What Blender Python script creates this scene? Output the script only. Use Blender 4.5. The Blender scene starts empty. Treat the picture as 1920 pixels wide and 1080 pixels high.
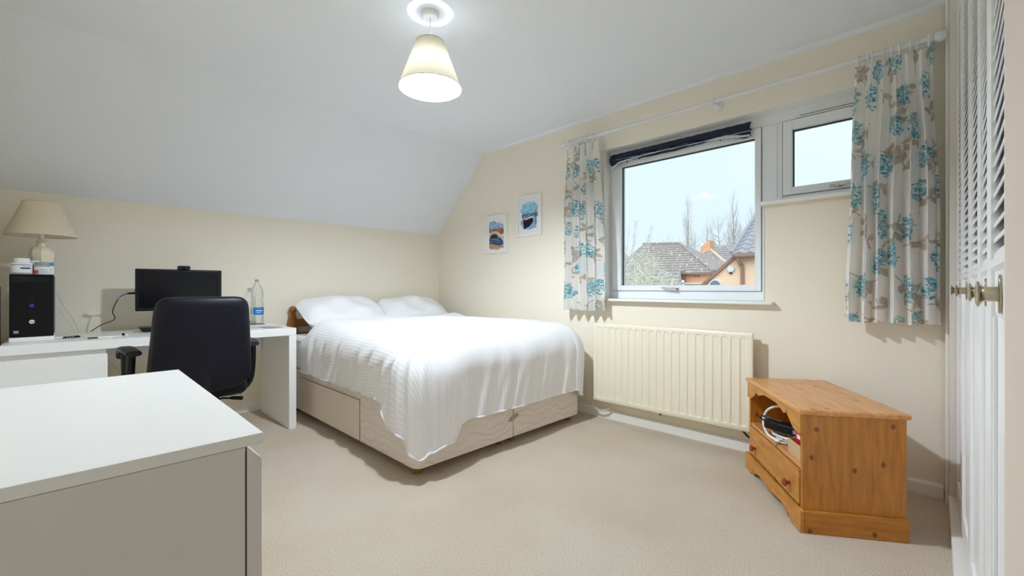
import bpy, bmesh, math, random
import numpy as np
from mathutils import Vector, Matrix

scn = bpy.context.scene
COL = scn.collection
PI = math.pi

# ------------------------------------------------------------------ camera
F_PX, VX = 812.0, 831.0
HC = 1.02
cam_d = bpy.data.cameras.new('camera')
cam_d.sensor_width = 36.0
cam_d.lens = F_PX / 1920.0 * 36.0
cam_d.clip_start = 0.01
cam_d.clip_end = 500
cam = bpy.data.objects.new('camera', cam_d)
COL.objects.link(cam)
cam.location = (0, 0, HC)
cam.rotation_euler = (PI / 2, 0, math.atan2(F_PX, VX) - PI / 2)
scn.camera = cam

# ------------------------------------------------------------------ world, exposure
SKY_STRENGTH = 1.22
BULB_STRENGTH = 2700.0
wd = bpy.data.worlds.new('overcast_sky')
scn.world = wd
wd.use_nodes = True
nt = wd.node_tree
bg = nt.nodes['Background']
tc = nt.nodes.new('ShaderNodeTexCoord')
nz = nt.nodes.new('ShaderNodeTexNoise')
nz.inputs['Scale'].default_value = 2.2
nz.inputs['Detail'].default_value = 3
cr = nt.nodes.new('ShaderNodeValToRGB')
cr.color_ramp.elements[0].color = (0.68, 0.82, 0.91, 1)
cr.color_ramp.elements[0].position = 0.3
cr.color_ramp.elements[1].color = (0.77, 0.88, 0.94, 1)
cr.color_ramp.elements[1].position = 0.7
nt.links.new(tc.outputs['Generated'], nz.inputs['Vector'])
nt.links.new(nz.outputs['Fac'], cr.inputs['Fac'])
nt.links.new(cr.outputs['Color'], bg.inputs['Color'])
bg.inputs['Strength'].default_value = SKY_STRENGTH

# added wide sun behind the house, brightens the facades outside
sun_d = bpy.data.lights.new('fill_sun', 'SUN')
sun_d.energy = 1.9
sun_d.angle = math.radians(50)
sun = bpy.data.objects.new('fill_sun', sun_d)
COL.objects.link(sun)
sun.rotation_euler = Vector((0.75, 0.15, -0.65)).to_track_quat('-Z', 'Y').to_euler()

scn.view_settings.view_transform = 'Standard'
scn.view_settings.look = 'None'
scn.view_settings.gamma = 1.0
scn.view_settings.use_curve_mapping = False
scn.view_settings.exposure = -0.04
scn.cycles.max_bounces = 14
scn.cycles.diffuse_bounces = 8
scn.cycles.transparent_max_bounces = 16

# ------------------------------------------------------------------ helpers
def s2l(c):
    c = c / 255.0
    return c / 12.92 if c <= 0.04045 else ((c + 0.055) / 1.055) ** 2.4

def rgb(r, g, b):
    return (s2l(r), s2l(g), s2l(b))

MATS = {}

def mat(name, color, rough=0.6, metal=0.0, spec=0.5, noise=0.0, nscale=8.0, bump=0.0, bscale=60.0,
        bdist=0.002, coord='Object', coat=0.0, stretch=None):
    if name in MATS:
        return MATS[name]
    m = bpy.data.materials.new(name)
    m.use_nodes = True
    t = m.node_tree
    p = t.nodes['Principled BSDF']
    p.inputs['Base Color'].default_value = (*color, 1)
    p.inputs['Roughness'].default_value = rough
    p.inputs['Metallic'].default_value = metal
    p.inputs['Specular IOR Level'].default_value = spec
    p.inputs['Coat Weight'].default_value = coat
    tcn = t.nodes.new('ShaderNodeTexCoord')
    vec = tcn.outputs[coord]
    if stretch:
        mp = t.nodes.new('ShaderNodeMapping')
        mp.inputs['Scale'].default_value = stretch
        t.links.new(vec, mp.inputs['Vector'])
        vec = mp.outputs['Vector']
    n = t.nodes.new('ShaderNodeTexNoise')
    n.inputs['Scale'].default_value = nscale
    n.inputs['Detail'].default_value = 4
    t.links.new(vec, n.inputs['Vector'])
    mx = t.nodes.new('ShaderNodeMix')
    mx.data_type = 'RGBA'
    a = tuple(min(1, c * (1 + noise)) for c in color)
    b = tuple(c * (1 - noise) for c in color)
    mx.inputs['A'].default_value = (*b, 1)
    mx.inputs['B'].default_value = (*a, 1)
    t.links.new(n.outputs['Fac'], mx.inputs['Factor'])
    t.links.new(mx.outputs['Result'], p.inputs['Base Color'])
    if bump > 0:
        n2 = t.nodes.new('ShaderNodeTexNoise')
        n2.inputs['Scale'].default_value = bscale
        n2.inputs['Detail'].default_value = 3
        t.links.new(vec, n2.inputs['Vector'])
        bp = t.nodes.new('ShaderNodeBump')
        bp.inputs['Strength'].default_value = bump
        bp.inputs['Distance'].default_value = bdist
        t.links.new(n2.outputs['Fac'], bp.inputs['Height'])
        t.links.new(bp.outputs['Normal'], p.inputs['Normal'])
    MATS[name] = m
    return m

def attr_mat(name, rough=0.8, transl=0.0, bump=0.0):
    m = bpy.data.materials.new(name)
    m.use_nodes = True
    t = m.node_tree
    p = t.nodes['Principled BSDF']
    p.inputs['Roughness'].default_value = rough
    p.inputs['Specular IOR Level'].default_value = 0.2
    a = t.nodes.new('ShaderNodeAttribute')
    a.attribute_name = 'Col'
    t.links.new(a.outputs['Color'], p.inputs['Base Color'])
    if transl > 0:
        tr = t.nodes.new('ShaderNodeBsdfTranslucent')
        t.links.new(a.outputs['Color'], tr.inputs['Color'])
        ms = t.nodes.new('ShaderNodeMixShader')
        ms.inputs['Fac'].default_value = transl
        t.links.new(p.outputs['BSDF'], ms.inputs[1])
        t.links.new(tr.outputs['BSDF'], ms.inputs[2])
        t.links.new(ms.outputs['Shader'], t.nodes['Material Output'].inputs['Surface'])
    MATS[name] = m
    return m

class MB:
    def __init__(s):
        s.v = []
        s.f = []

    def add(s, vs, fs):
        o = len(s.v)
        s.v += [tuple(map(float, q)) for q in vs]
        s.f += [tuple(i + o for i in q) for q in fs]
        return s

    def box(s, x0, x1, y0, y1, z0, z1):
        vs = [(x0, y0, z0), (x1, y0, z0), (x1, y1, z0), (x0, y1, z0), (x0, y0, z1), (x1, y0, z1), (x1, y1, z1), (x0, y1, z1)]
        return s.add(vs, [(3, 2, 1, 0), (4, 5, 6, 7), (0, 1, 5, 4), (1, 2, 6, 5), (2, 3, 7, 6), (3, 0, 4, 7)])

    def prism(s, poly, axis, d0, d1):
        """poly: 2D points; axis 0: (y,z) extruded in x; 1: (x,z) in y; 2: (x,y) in z"""
        n = len(poly)
        def P(q, d):
            return (d, q[0], q[1]) if axis == 0 else (q[0], d, q[1]) if axis == 1 else (q[0], q[1], d)
        ar = sum(poly[i][0] * poly[(i + 1) % n][1] - poly[(i + 1) % n][0] * poly[i][1] for i in range(n))
        if (ar < 0) != (axis == 1):
            poly = poly[::-1]
        if d1 < d0:
            d0, d1 = d1, d0
        vs = [P(q, d0) for q in poly] + [P(q, d1) for q in poly]
        fs = [tuple(range(n))[::-1], tuple(range(n, 2 * n))]
        fs += [(i, (i + 1) % n, n + (i + 1) % n, n + i) for i in range(n)]
        return s.add(vs, fs)

    def lathe(s, prof, n=24, c=(0, 0, 0), axis='z', cap=True):
        vs = []
        for r, h in prof:
            for k in range(n):
                a = 2 * PI * k / n
                x, y = r * math.cos(a), r * math.sin(a)
                q = (x, y, h) if axis == 'z' else (h, x, y) if axis == 'x' else (y, h, x)
                vs.append((q[0] + c[0], q[1] + c[1], q[2] + c[2]))
        fs = []
        for i in range(len(prof) - 1):
            for k in range(n):
                k2 = (k + 1) % n
                fs.append((i * n + k, i * n + k2, (i + 1) * n + k2, (i + 1) * n + k))
        if cap:
            fs.append(tuple(range(n))[::-1])
            m0 = (len(prof) - 1) * n
            fs.append(tuple(range(m0, m0 + n)))
        return s.add(vs, fs)

    def tube(s, pts, r, n=8, cap=True):
        pts = [Vector(p) for p in pts]
        rs = r if isinstance(r, (list, tuple)) else [r] * len(pts)
        vs = []
        up = None
        for i, p in enumerate(pts):
            d = (pts[min(i + 1, len(pts) - 1)] - pts[max(i - 1, 0)])
            d = d.normalized() if d.length > 1e-9 else Vector((0, 0, 1))
            if up is None:
                up = Vector((0, 0, 1)) if abs(d.z) < 0.9 else Vector((1, 0, 0))
            a = d.cross(up)
            a = a.normalized() if a.length > 1e-6 else d.orthogonal().normalized()
            b = a.cross(d).normalized()
            up = b
            for k in range(n):
                t = 2 * PI * k / n
                vs.append(p + a * (rs[i] * math.cos(t)) + b * (rs[i] * math.sin(t)))
        fs = []
        for i in range(len(pts) - 1):
            for k in range(n):
                k2 = (k + 1) % n
                fs.append((i * n + k, i * n + k2, (i + 1) * n + k2, (i + 1) * n + k))
        if cap:
            fs.append(tuple(range(n))[::-1])
            m0 = (len(pts) - 1) * n
            fs.append(tuple(range(m0, m0 + n)))
        return s.add(vs, fs)

    def torus(s, c, R, r, axis='y', n=20, m=8):
        pts = []
        for k in range(n):
            a = 2 * PI * k / n
            for j in range(m):
                b = 2 * PI * j / m
                rr = R + r * math.cos(b)
                q = (rr * math.cos(a), r * math.sin(b), rr * math.sin(a))
                if axis == 'z':
                    q = (q[0], q[2], q[1])
                elif axis == 'x':
                    q = (q[1], q[0], q[2])
                pts.append((q[0] + c[0], q[1] + c[1], q[2] + c[2]))
        fs = [(k * m + j, ((k + 1) % n) * m + j, ((k + 1) % n) * m + (j + 1) % m, k * m + (j + 1) % m) for k in range(n) for j in range(m)]
        return s.add(pts, fs)

    def grid(s, fn, nu, nv):
        vs = [fn(i / nu, j / nv) for j in range(nv + 1) for i in range(nu + 1)]
        w = nu + 1
        fs = [(j * w + i, j * w + i + 1, (j + 1) * w + i + 1, (j + 1) * w + i) for j in range(nv) for i in range(nu)]
        return s.add(vs, fs)

    def build(s, name, m, parent=None, smooth=False, bevel=0.0, seg=2, fix=True, angle=38):
        me = bpy.data.meshes.new(name)
        me.from_pydata(s.v, [], s.f)
        if fix:
            b = bmesh.new()
            b.from_mesh(me)
            bmesh.ops.recalc_face_normals(b, faces=b.faces)
            b.to_mesh(me)
            b.free()
        me.materials.append(MATS[m] if isinstance(m, str) else m)
        o = bpy.data.objects.new(name, me)
        COL.objects.link(o)
        if parent is not None:
            o.parent = parent
        if smooth or bevel:
            me.polygons.foreach_set('use_smooth', [True] * len(me.polygons))
            me.set_sharp_from_angle(angle=math.radians(angle))
        if bevel:
            bv = o.modifiers.new('bevel', 'BEVEL')
            bv.width = bevel
            bv.segments = seg
            bv.limit_method = 'ANGLE'
            bv.angle_limit = math.radians(40)
            bv.harden_normals = True
        me.update()
        return o

def BX(*a):
    return MB().box(*a)

def tag(o, label=None, cat=None, group=None, kind=None):
    if label:
        o['label'] = label
    if cat:
        o['category'] = cat
    if group:
        o['group'] = group
    if kind:
        o['kind'] = kind
    return o

def empty(name, loc=(0, 0, 0), rz=0.0):
    o = bpy.data.objects.new(name, None)
    o.empty_display_size = 0.05
    COL.objects.link(o)
    o.location = loc
    o.rotation_euler = (0, 0, rz)
    return o

def struct(o):
    o['kind'] = 'structure'
    return o

def text_mesh(name, txt, size, m, parent, loc, rot, ext=0.0003, shear=0.0, align='CENTER'):
    cu = bpy.data.curves.new(name, 'FONT')
    cu.body = txt
    cu.size = size
    cu.extrude = ext
    cu.shear = shear
    cu.align_x = align
    cu.align_y = 'CENTER'
    cu.resolution_u = 3
    ob = bpy.data.objects.new(name + '_curve', cu)
    COL.objects.link(ob)
    dg = bpy.context.evaluated_depsgraph_get()
    me = bpy.data.meshes.new_from_object(ob.evaluated_get(dg))
    bpy.data.objects.remove(ob)
    bpy.data.curves.remove(cu)
    me.materials.clear()
    me.materials.append(MATS[m])
    o = bpy.data.objects.new(name, me)
    COL.objects.link(o)
    o.parent = parent
    o.location = loc
    o.rotation_euler = rot
    return o

# simple raster used only to compute colour attributes of printed things
class Raster:
    def __init__(s, w, h, nx, ny, bgc):
        s.w, s.h, s.nx, s.ny = w, h, nx, ny
        s.a = np.ones((ny, nx, 3)) * np.array(bgc)
        s.X, s.Y = np.meshgrid(np.linspace(0, w, nx), np.linspace(0, h, ny))

    def win(s, x0, x1, y0, y1):
        i0 = max(0, int(x0 / s.w * (s.nx - 1)) - 1)
        i1 = min(s.nx, int(x1 / s.w * (s.nx - 1)) + 3)
        j0 = max(0, int(y0 / s.h * (s.ny - 1)) - 1)
        j1 = min(s.ny, int(y1 / s.h * (s.ny - 1)) + 3)
        return slice(j0, j1), slice(i0, i1)

    def ell(s, cx, cy, rx, ry, col, ang=0.0, al=1.0, lens=False):
        R = max(rx, ry)
        J, I = s.win(cx - R, cx + R, cy - R, cy + R)
        x = s.X[J, I] - cx
        y = s.Y[J, I] - cy
        if x.size == 0:
            return
        u = x * math.cos(ang) + y * math.sin(ang)
        v = -x * math.sin(ang) + y * math.cos(ang)
        if lens:
            k = np.abs(v) < ry * np.clip(1 - (u / rx) ** 2, 0, 1)
        else:
            k = (u / rx) ** 2 + (v / ry) ** 2 < 1
        s.a[J, I][k] = s.a[J, I][k] * (1 - al) + np.array(col) * al

    def line(s, x0, y0, x1, y1, w, col, al=1.0):
        J, I = s.win(min(x0, x1) - w, max(x0, x1) + w, min(y0, y1) - w, max(y0, y1) + w)
        x = s.X[J, I]
        y = s.Y[J, I]
        if x.size == 0:
            return
        dx, dy = x1 - x0, y1 - y0
        L2 = dx * dx + dy * dy + 1e-12
        t = np.clip(((x - x0) * dx + (y - y0) * dy) / L2, 0, 1)
        k = np.hypot(x - x0 - t * dx, y - y0 - t * dy) < w / 2
        s.a[J, I][k] = s.a[J, I][k] * (1 - al) + np.array(col) * al

    def mask(s, k, col, al=1.0):
        s.a[k] = s.a[k] * (1 - al) + np.array(col) * al

    def to(s, o):
        me = o.data
        at = me.color_attributes.new('Col', 'FLOAT_COLOR', 'POINT')
        c = np.ones((s.ny * s.nx, 4), dtype=np.float32)
        c[:, :3] = s.a.reshape(-1, 3)
        n = len(me.vertices)
        full = np.ones((n, 4), dtype=np.float32) * 0.7
        full[:min(n, len(c))] = c[:min(n, len(c))]
        at.data.foreach_set('color', full.ravel())

def smoothstep(a, b, x):
    t = max(0.0, min(1.0, (x - a) / (b - a)))
    return t * t * (3 - 2 * t)

# ------------------------------------------------------------------ materials
mat('wall_cream', rgb(242, 234, 217), 0.75, noise=0.01, nscale=3, bump=0.15, bscale=180, bdist=0.001, spec=0.25)
mat('post_cream', rgb(232, 224, 215), 0.5)
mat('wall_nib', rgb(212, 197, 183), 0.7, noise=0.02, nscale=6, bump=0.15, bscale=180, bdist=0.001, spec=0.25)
mat('ceiling_white', rgb(238, 241, 246), 0.85, noise=0.012, nscale=2.5, bump=0.35, bscale=55, bdist=0.003, spec=0.2)
mat('gloss_white', rgb(240, 239, 234), 0.35, noise=0.005)
mat('upvc', rgb(238, 241, 243), 0.28, noise=0.004)
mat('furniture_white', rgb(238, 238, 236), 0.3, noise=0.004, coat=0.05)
mat('furniture_white_shaded', rgb(218, 215, 213), 0.45, noise=0.004)  # chest white made greyer: shade on its sides put into the colour
mat('gap_dark', rgb(70, 62, 56), 0.8)
mat('gap_brown', rgb(132, 112, 96), 0.8)
mat('radiator_cream', rgb(240, 232, 210), 0.35, noise=0.004)
mat('black_leather', rgb(10, 10, 22), 0.45, noise=0.15, nscale=30, spec=0.22, bump=0.12, bscale=260, bdist=0.0006)
mat('black_plastic', rgb(15, 15, 19), 0.4, noise=0.1, spec=0.25)
mat('grey_plastic', rgb(38, 39, 46), 0.45, noise=0.05, spec=0.3)
mat('screen_black', rgb(10, 11, 16), 0.2, noise=0.02, spec=0.25)
mat('pc_black', rgb(8, 8, 12), 0.4, noise=0.05, spec=0.2)
mat('cable_black', rgb(30, 28, 28), 0.5)
mat('cable_white', rgb(235, 235, 232), 0.45)
mat('chrome', rgb(205, 205, 205), 0.16, metal=1.0)
mat('old_brass', rgb(176, 164, 140), 0.24, metal=1.0, noise=0.3, nscale=70)
mat('castor', rgb(150, 120, 60), 0.4, metal=0.4, noise=0.2)
mat('plastic_beige', rgb(206, 198, 180), 0.4)
mat('ceramic', rgb(236, 226, 202), 0.25, noise=0.02)
mat('red_pack', rgb(205, 32, 24), 0.35, noise=0.1)
mat('cardboard', rgb(200, 170, 132), 0.85, noise=0.05)
mat('paper_white', rgb(240, 240, 240), 0.7)
mat('label_grey', rgb(150, 150, 165), 0.7)
mat('pill_white', rgb(238, 240, 242), 0.4)
mat('pill_grey', rgb(150, 156, 164), 0.45)
mat('pill_teal', rgb(20, 140, 170), 0.4)
mat('label_orange', rgb(225, 95, 40), 0.6)
mat('label_blue', rgb(30, 120, 195), 0.5)
mat('label_navy', rgb(40, 44, 90), 0.6)
mat('screen_blue', rgb(40, 90, 190), 0.4)
mat('card_pink', rgb(190, 165, 165), 0.5, noise=0.1, nscale=40)
mat('card_grey', rgb(205, 208, 205), 0.5)
mat('sheet_white', rgb(240, 240, 242), 0.85, noise=0.01, bump=0.15, bscale=30, bdist=0.004, spec=0.2)
mat('navy_fabric', rgb(26, 34, 62), 0.8, noise=0.1, bump=0.2, bscale=90)
mat('silver_lining', rgb(205, 210, 220), 0.4, noise=0.05)
mat('rod_white', rgb(232, 232, 234), 0.4)
mat('void_shade', rgb(10, 10, 14), 0.9)  # near-black colour stands in for the shade inside the wardrobe
mat('louvre_white', rgb(244, 245, 246), 0.32, noise=0.004)
mat('dark_panel', rgb(52, 38, 30), 0.6)
mat('window_seal', rgb(40, 45, 66), 0.6)

# carpet
def carpet():
    m = bpy.data.materials.new('carpet')
    m.use_nodes = True
    t = m.node_tree
    p = t.nodes['Principled BSDF']
    p.inputs['Roughness'].default_value = 0.95
    p.inputs['Specular IOR Level'].default_value = 0.1
    c = t.nodes.new('ShaderNodeTexCoord')
    n1 = t.nodes.new('ShaderNodeTexNoise')
    n1.inputs['Scale'].default_value = 290
    n1.inputs['Detail'].default_value = 5
    n2 = t.nodes.new('ShaderNodeTexNoise')
    n2.inputs['Scale'].default_value = 1.6
    n2.inputs['Detail'].default_value = 4
    r = t.nodes.new('ShaderNodeValToRGB')
    r.color_ramp.elements[0].position = 0.25
    r.color_ramp.elements[0].color = (*rgb(142, 129, 112), 1)
    r.color_ramp.elements[1].position = 0.62
    r.color_ramp.elements[1].color = (*rgb(228, 215, 197), 1)
    mx = t.nodes.new('ShaderNodeMix')
    mx.data_type = 'RGBA'
    mx.blend_type = 'MULTIPLY'
    r2 = t.nodes.new('ShaderNodeValToRGB')
    r2.color_ramp.elements[0].position = 0.35
    r2.color_ramp.elements[0].color = (0.92, 0.89, 0.84, 1)
    r2.color_ramp.elements[1].position = 0.6
    r2.color_ramp.elements[1].color = (1, 1, 1, 1)
    mx.inputs['Factor'].default_value = 1.0
    b = t.nodes.new('ShaderNodeBump')
    b.inputs['Strength'].default_value = 0.55
    b.inputs['Distance'].default_value = 0.005
    for n in (n1, n2):
        t.links.new(c.outputs['Object'], n.inputs['Vector'])
    t.links.new(n1.outputs['Fac'], r.inputs['Fac'])
    t.links.new(n2.outputs['Fac'], r2.inputs['Fac'])
    t.links.new(r.outputs['Color'], mx.inputs['A'])
    t.links.new(r2.outputs['Color'], mx.inputs['B'])
    t.links.new(mx.outputs['Result'], p.inputs['Base Color'])
    t.links.new(n1.outputs['Fac'], b.inputs['Height'])
    t.links.new(b.outputs['Normal'], p.inputs['Normal'])
    MATS['carpet'] = m
carpet()

# pine with grain along an axis and scattered knots
def pine(name, stretch, axes='xz', light=(206, 143, 62), dark=(174, 108, 36), rough=0.36):
    m = bpy.data.materials.new(name)
    m.use_nodes = True
    t = m.node_tree
    p = t.nodes['Principled BSDF']
    p.inputs['Roughness'].default_value = rough
    c = t.nodes.new('ShaderNodeTexCoord')
    mp = t.nodes.new('ShaderNodeMapping')
    mp.inputs['Scale'].default_value = stretch
    n = t.nodes.new('ShaderNodeTexNoise')
    n.inputs['Scale'].default_value = 6
    n.inputs['Detail'].default_value = 6
    n.inputs['Distortion'].default_value = 0.25
    r = t.nodes.new('ShaderNodeValToRGB')
    r.color_ramp.elements[0].position = 0.28
    r.color_ramp.elements[0].color = (*rgb(*dark), 1)
    r.color_ramp.elements[1].position = 0.66
    r.color_ramp.elements[1].color = (*rgb(*light), 1)
    v = t.nodes.new('ShaderNodeTexVoronoi')
    v.voronoi_dimensions = '2D'
    v.inputs['Scale'].default_value = 5.0
    sp = t.nodes.new('ShaderNodeSeparateXYZ')
    cb_ = t.nodes.new('ShaderNodeCombineXYZ')
    mp2 = t.nodes.new('ShaderNodeMapping')
    mp2.inputs['Scale'].default_value = (1.25, 0.95, 1.0)
    mp2.inputs['Location'].default_value = (0.37, 0.21, 0.0)
    r2 = t.nodes.new('ShaderNodeValToRGB')
    r2.color_ramp.elements[0].position = 0.030
    r2.color_ramp.elements[0].color = (0.30, 0.16, 0.10, 1)
    r2.color_ramp.elements[1].position = 0.075
    r2.color_ramp.elements[1].color = (1, 1, 1, 1)
    mx = t.nodes.new('ShaderNodeMix')
    mx.data_type = 'RGBA'
    mx.blend_type = 'MULTIPLY'
    mx.inputs['Factor'].default_value = 0.85
    t.links.new(c.outputs['Object'], mp.inputs['Vector'])
    t.links.new(mp.outputs['Vector'], n.inputs['Vector'])
    t.links.new(n.outputs['Fac'], r.inputs['Fac'])
    t.links.new(c.outputs['Object'], sp.inputs['Vector'])
    t.links.new(sp.outputs[axes[0].upper()], cb_.inputs['X'])
    t.links.new(sp.outputs[axes[1].upper()], cb_.inputs['Y'])
    t.links.new(cb_.outputs['Vector'], mp2.inputs['Vector'])
    t.links.new(mp2.outputs['Vector'], v.inputs['Vector'])
    t.links.new(v.outputs['Distance'], r2.inputs['Fac'])
    t.links.new(r.outputs['Color'], mx.inputs['A'])
    t.links.new(r2.outputs['Color'], mx.inputs['B'])
    t.links.new(mx.outputs['Result'], p.inputs['Base Color'])
    MATS[name] = m
pine('pine_long', (1.2, 9, 9))
pine('pine_up', (9, 9, 1.2), 'yz', light=(192, 127, 46), dark=(164, 99, 29))
pine('pine_deep', (9, 1.2, 9), 'yz', light=(192, 127, 46), dark=(162, 97, 29))
pine('pine_top', (1.0, 8, 8), 'xy', light=(218, 158, 94), dark=(192, 124, 62), rough=0.26)
mat('pine_knob', rgb(150, 62, 22), 0.3, noise=0.15)
mat('pine_dark', rgb(150, 88, 34), 0.35, noise=0.2, nscale=20)

# quilted divan ticking with soft embossed swirls
def quilt():
    m = bpy.data.materials.new('divan_quilt')
    m.use_nodes = True
    t = m.node_tree
    p = t.nodes['Principled BSDF']
    p.inputs['Base Color'].default_value = (*rgb(233, 222, 212), 1)
    p.inputs['Roughness'].default_value = 0.8
    p.inputs['Specular IOR Level'].default_value = 0.25
    c = t.nodes.new('ShaderNodeTexCoord')
    w = t.nodes.new('ShaderNodeTexWave')
    w.wave_type = 'BANDS'
    w.bands_direction = 'Z'
    w.inputs['Scale'].default_value = 6.5
    w.inputs['Distortion'].default_value = 9.0
    w.inputs['Detail'].default_value = 1.0
    w.inputs['Detail Scale'].default_value = 1.3
    r = t.nodes.new('ShaderNodeValToRGB')
    r.color_ramp.elements[0].position = 0.0
    r.color_ramp.elements[1].position = 0.18
    b = t.nodes.new('ShaderNodeBump')
    b.inputs['Strength'].default_value = 0.55
    b.inputs['Distance'].default_value = 0.007
    t.links.new(c.outputs['Object'], w.inputs['Vector'])
    t.links.new(w.outputs['Fac'], r.inputs['Fac'])
    t.links.new(r.outputs['Color'], b.inputs['Height'])
    t.links.new(b.outputs['Normal'], p.inputs['Normal'])
    MATS['divan_quilt'] = m
quilt()
mat('divan_plain', rgb(229, 214, 200), 0.8, spec=0.25, noise=0.01)

# satin stripe duvet: stripe from the UV across the bed
def satin():
    m = bpy.data.materials.new('satin_stripe')
    m.use_nodes = True
    t = m.node_tree
    p = t.nodes['Principled BSDF']
    p.inputs['Roughness'].default_value = 0.7
    p.inputs['Specular IOR Level'].default_value = 0.25
    uv = t.nodes.new('ShaderNodeUVMap')
    sx = t.nodes.new('ShaderNodeSeparateXYZ')
    mu = t.nodes.new('ShaderNodeMath')
    mu.operation = 'MULTIPLY'
    mu.inputs[1].default_value = 2 * PI / 0.021
    sn = t.nodes.new('ShaderNodeMath')
    sn.operation = 'SINE'
    r = t.nodes.new('ShaderNodeMapRange')
    r.inputs['From Min'].default_value = -0.35
    r.inputs['From Max'].default_value = 0.35
    mx = t.nodes.new('ShaderNodeMix')
    mx.data_type = 'RGBA'
    mx.inputs['A'].default_value = (*rgb(239, 239, 243), 1)
    mx.inputs['B'].default_value = (*rgb(246, 246, 249), 1)
    b = t.nodes.new('ShaderNodeBump')
    b.inputs['Strength'].default_value = 0.16
    b.inputs['Distance'].default_value = 0.0015
    t.links.new(uv.outputs['UV'], sx.inputs['Vector'])
    t.links.new(sx.outputs['X'], mu.inputs[0])
    t.links.new(mu.outputs['Value'], sn.inputs[0])
    t.links.new(sn.outputs['Value'], r.inputs['Value'])
    t.links.new(r.outputs['Result'], mx.inputs['Factor'])
    t.links.new(mx.outputs['Result'], p.inputs['Base Color'])
    t.links.new(sn.outputs['Value'], b.inputs['Height'])
    t.links.new(b.outputs['Normal'], p.inputs['Normal'])
    MATS['satin_stripe'] = m
satin()

# thin window glass: see-through with Fresnel reflection
def glass(name, tint, refl=1.0):
    m = bpy.data.materials.new(name)
    m.use_nodes = True
    t = m.node_tree
    t.nodes.remove(t.nodes['Principled BSDF'])
    tr = t.nodes.new('ShaderNodeBsdfTransparent')
    tr.inputs['Color'].default_value = (*tint, 1)
    gl = t.nodes.new('ShaderNodeBsdfGlossy')
    gl.inputs['Roughness'].default_value = 0.03
    fr = t.nodes.new('ShaderNodeFresnel')
    fr.inputs['IOR'].default_value = 1.45
    mu = t.nodes.new('ShaderNodeMath')
    mu.operation = 'MULTIPLY'
    mu.inputs[1].default_value = refl
    ms = t.nodes.new('ShaderNodeMixShader')
    t.links.new(fr.outputs['Fac'], mu.inputs[0])
    t.links.new(mu.outputs['Value'], ms.inputs['Fac'])
    t.links.new(tr.outputs['BSDF'], ms.inputs[1])
    t.links.new(gl.outputs['BSDF'], ms.inputs[2])
    t.links.new(ms.outputs['Shader'], t.nodes['Material Output'].inputs['Surface'])
    MATS[name] = m
glass('window_glass', (0.97, 0.99, 0.99), 0.2)
glass('bottle_plastic', (0.95, 0.965, 0.97), 0.5)

# lamp shade fabric, thin and translucent
def shade_mat(name, col, fac):
    m = bpy.data.materials.new(name)
    m.use_nodes = True
    t = m.node_tree
    p = t.nodes['Principled BSDF']
    p.inputs['Base Color'].default_value = (*col, 1)
    p.inputs['Roughness'].default_value = 0.8
    p.inputs['Specular IOR Level'].default_value = 0.2
    tr = t.nodes.new('ShaderNodeBsdfTranslucent')
    tr.inputs['Color'].default_value = (*col, 1)
    ms = t.nodes.new('ShaderNodeMixShader')
    ms.inputs['Fac'].default_value = fac
    n = t.nodes.new('ShaderNodeTexNoise')
    n.inputs['Scale'].default_value = 300
    b = t.nodes.new('ShaderNodeBump')
    b.inputs['Strength'].default_value = 0.1
    t.links.new(n.outputs['Fac'], b.inputs['Height'])
    t.links.new(b.outputs['Normal'], p.inputs['Normal'])
    t.links.new(p.outputs['BSDF'], ms.inputs[1])
    t.links.new(tr.outputs['BSDF'], ms.inputs[2])
    t.links.new(ms.outputs['Shader'], t.nodes['Material Output'].inputs['Surface'])
    MATS[name] = m
shade_mat('pendant_fabric', rgb(250, 240, 212), 0.0042)
shade_mat('table_lamp_fabric', rgb(232, 220, 196), 0.25)

def shade_lining(name, fac):
    t = MATS[name].node_tree
    p = t.nodes['Principled BSDF']
    g = t.nodes.new('ShaderNodeNewGeometry')
    mx = t.nodes.new('ShaderNodeMix')
    mx.data_type = 'RGBA'
    mx.inputs['A'].default_value = p.inputs['Base Color'].default_value
    mx.inputs['B'].default_value = (0.80, 0.82, 0.83, 1)
    t.links.new(g.outputs['Backfacing'], mx.inputs['Factor'])
    t.links.new(mx.outputs['Result'], p.inputs['Base Color'])
shade_lining('pendant_fabric', 0)

def emis(name, col, st):
    m = bpy.data.materials.new(name)
    m.use_nodes = True
    t = m.node_tree
    t.nodes.remove(t.nodes['Principled BSDF'])
    e = t.nodes.new('ShaderNodeEmission')
    e.inputs['Color'].default_value = (*col, 1)
    e.inputs['Strength'].default_value = st
    t.links.new(e.outputs['Emission'], t.nodes['Material Output'].inputs['Surface'])
    MATS[name] = m
emis('bulb_glow', (0.80, 0.90, 1.0), BULB_STRENGTH)

# ------------------------------------------------------------------ room shell
XW, YD, XL = 2.955, 4.06, -0.315      # window wall, desk wall, left wall
ZC, ZS, YC = 2.40, 1.625, 3.275       # ceiling, foot of the slope, crease
YF = -0.75                            # wall behind the camera
WT = 0.28                             # outer wall thickness
OY0, OYM, OY1 = 0.045, 0.742, 1.872   # window opening: right end, step, left end
OZ0, OZM, OZ1 = 0.925, 1.53, 2.108

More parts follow.
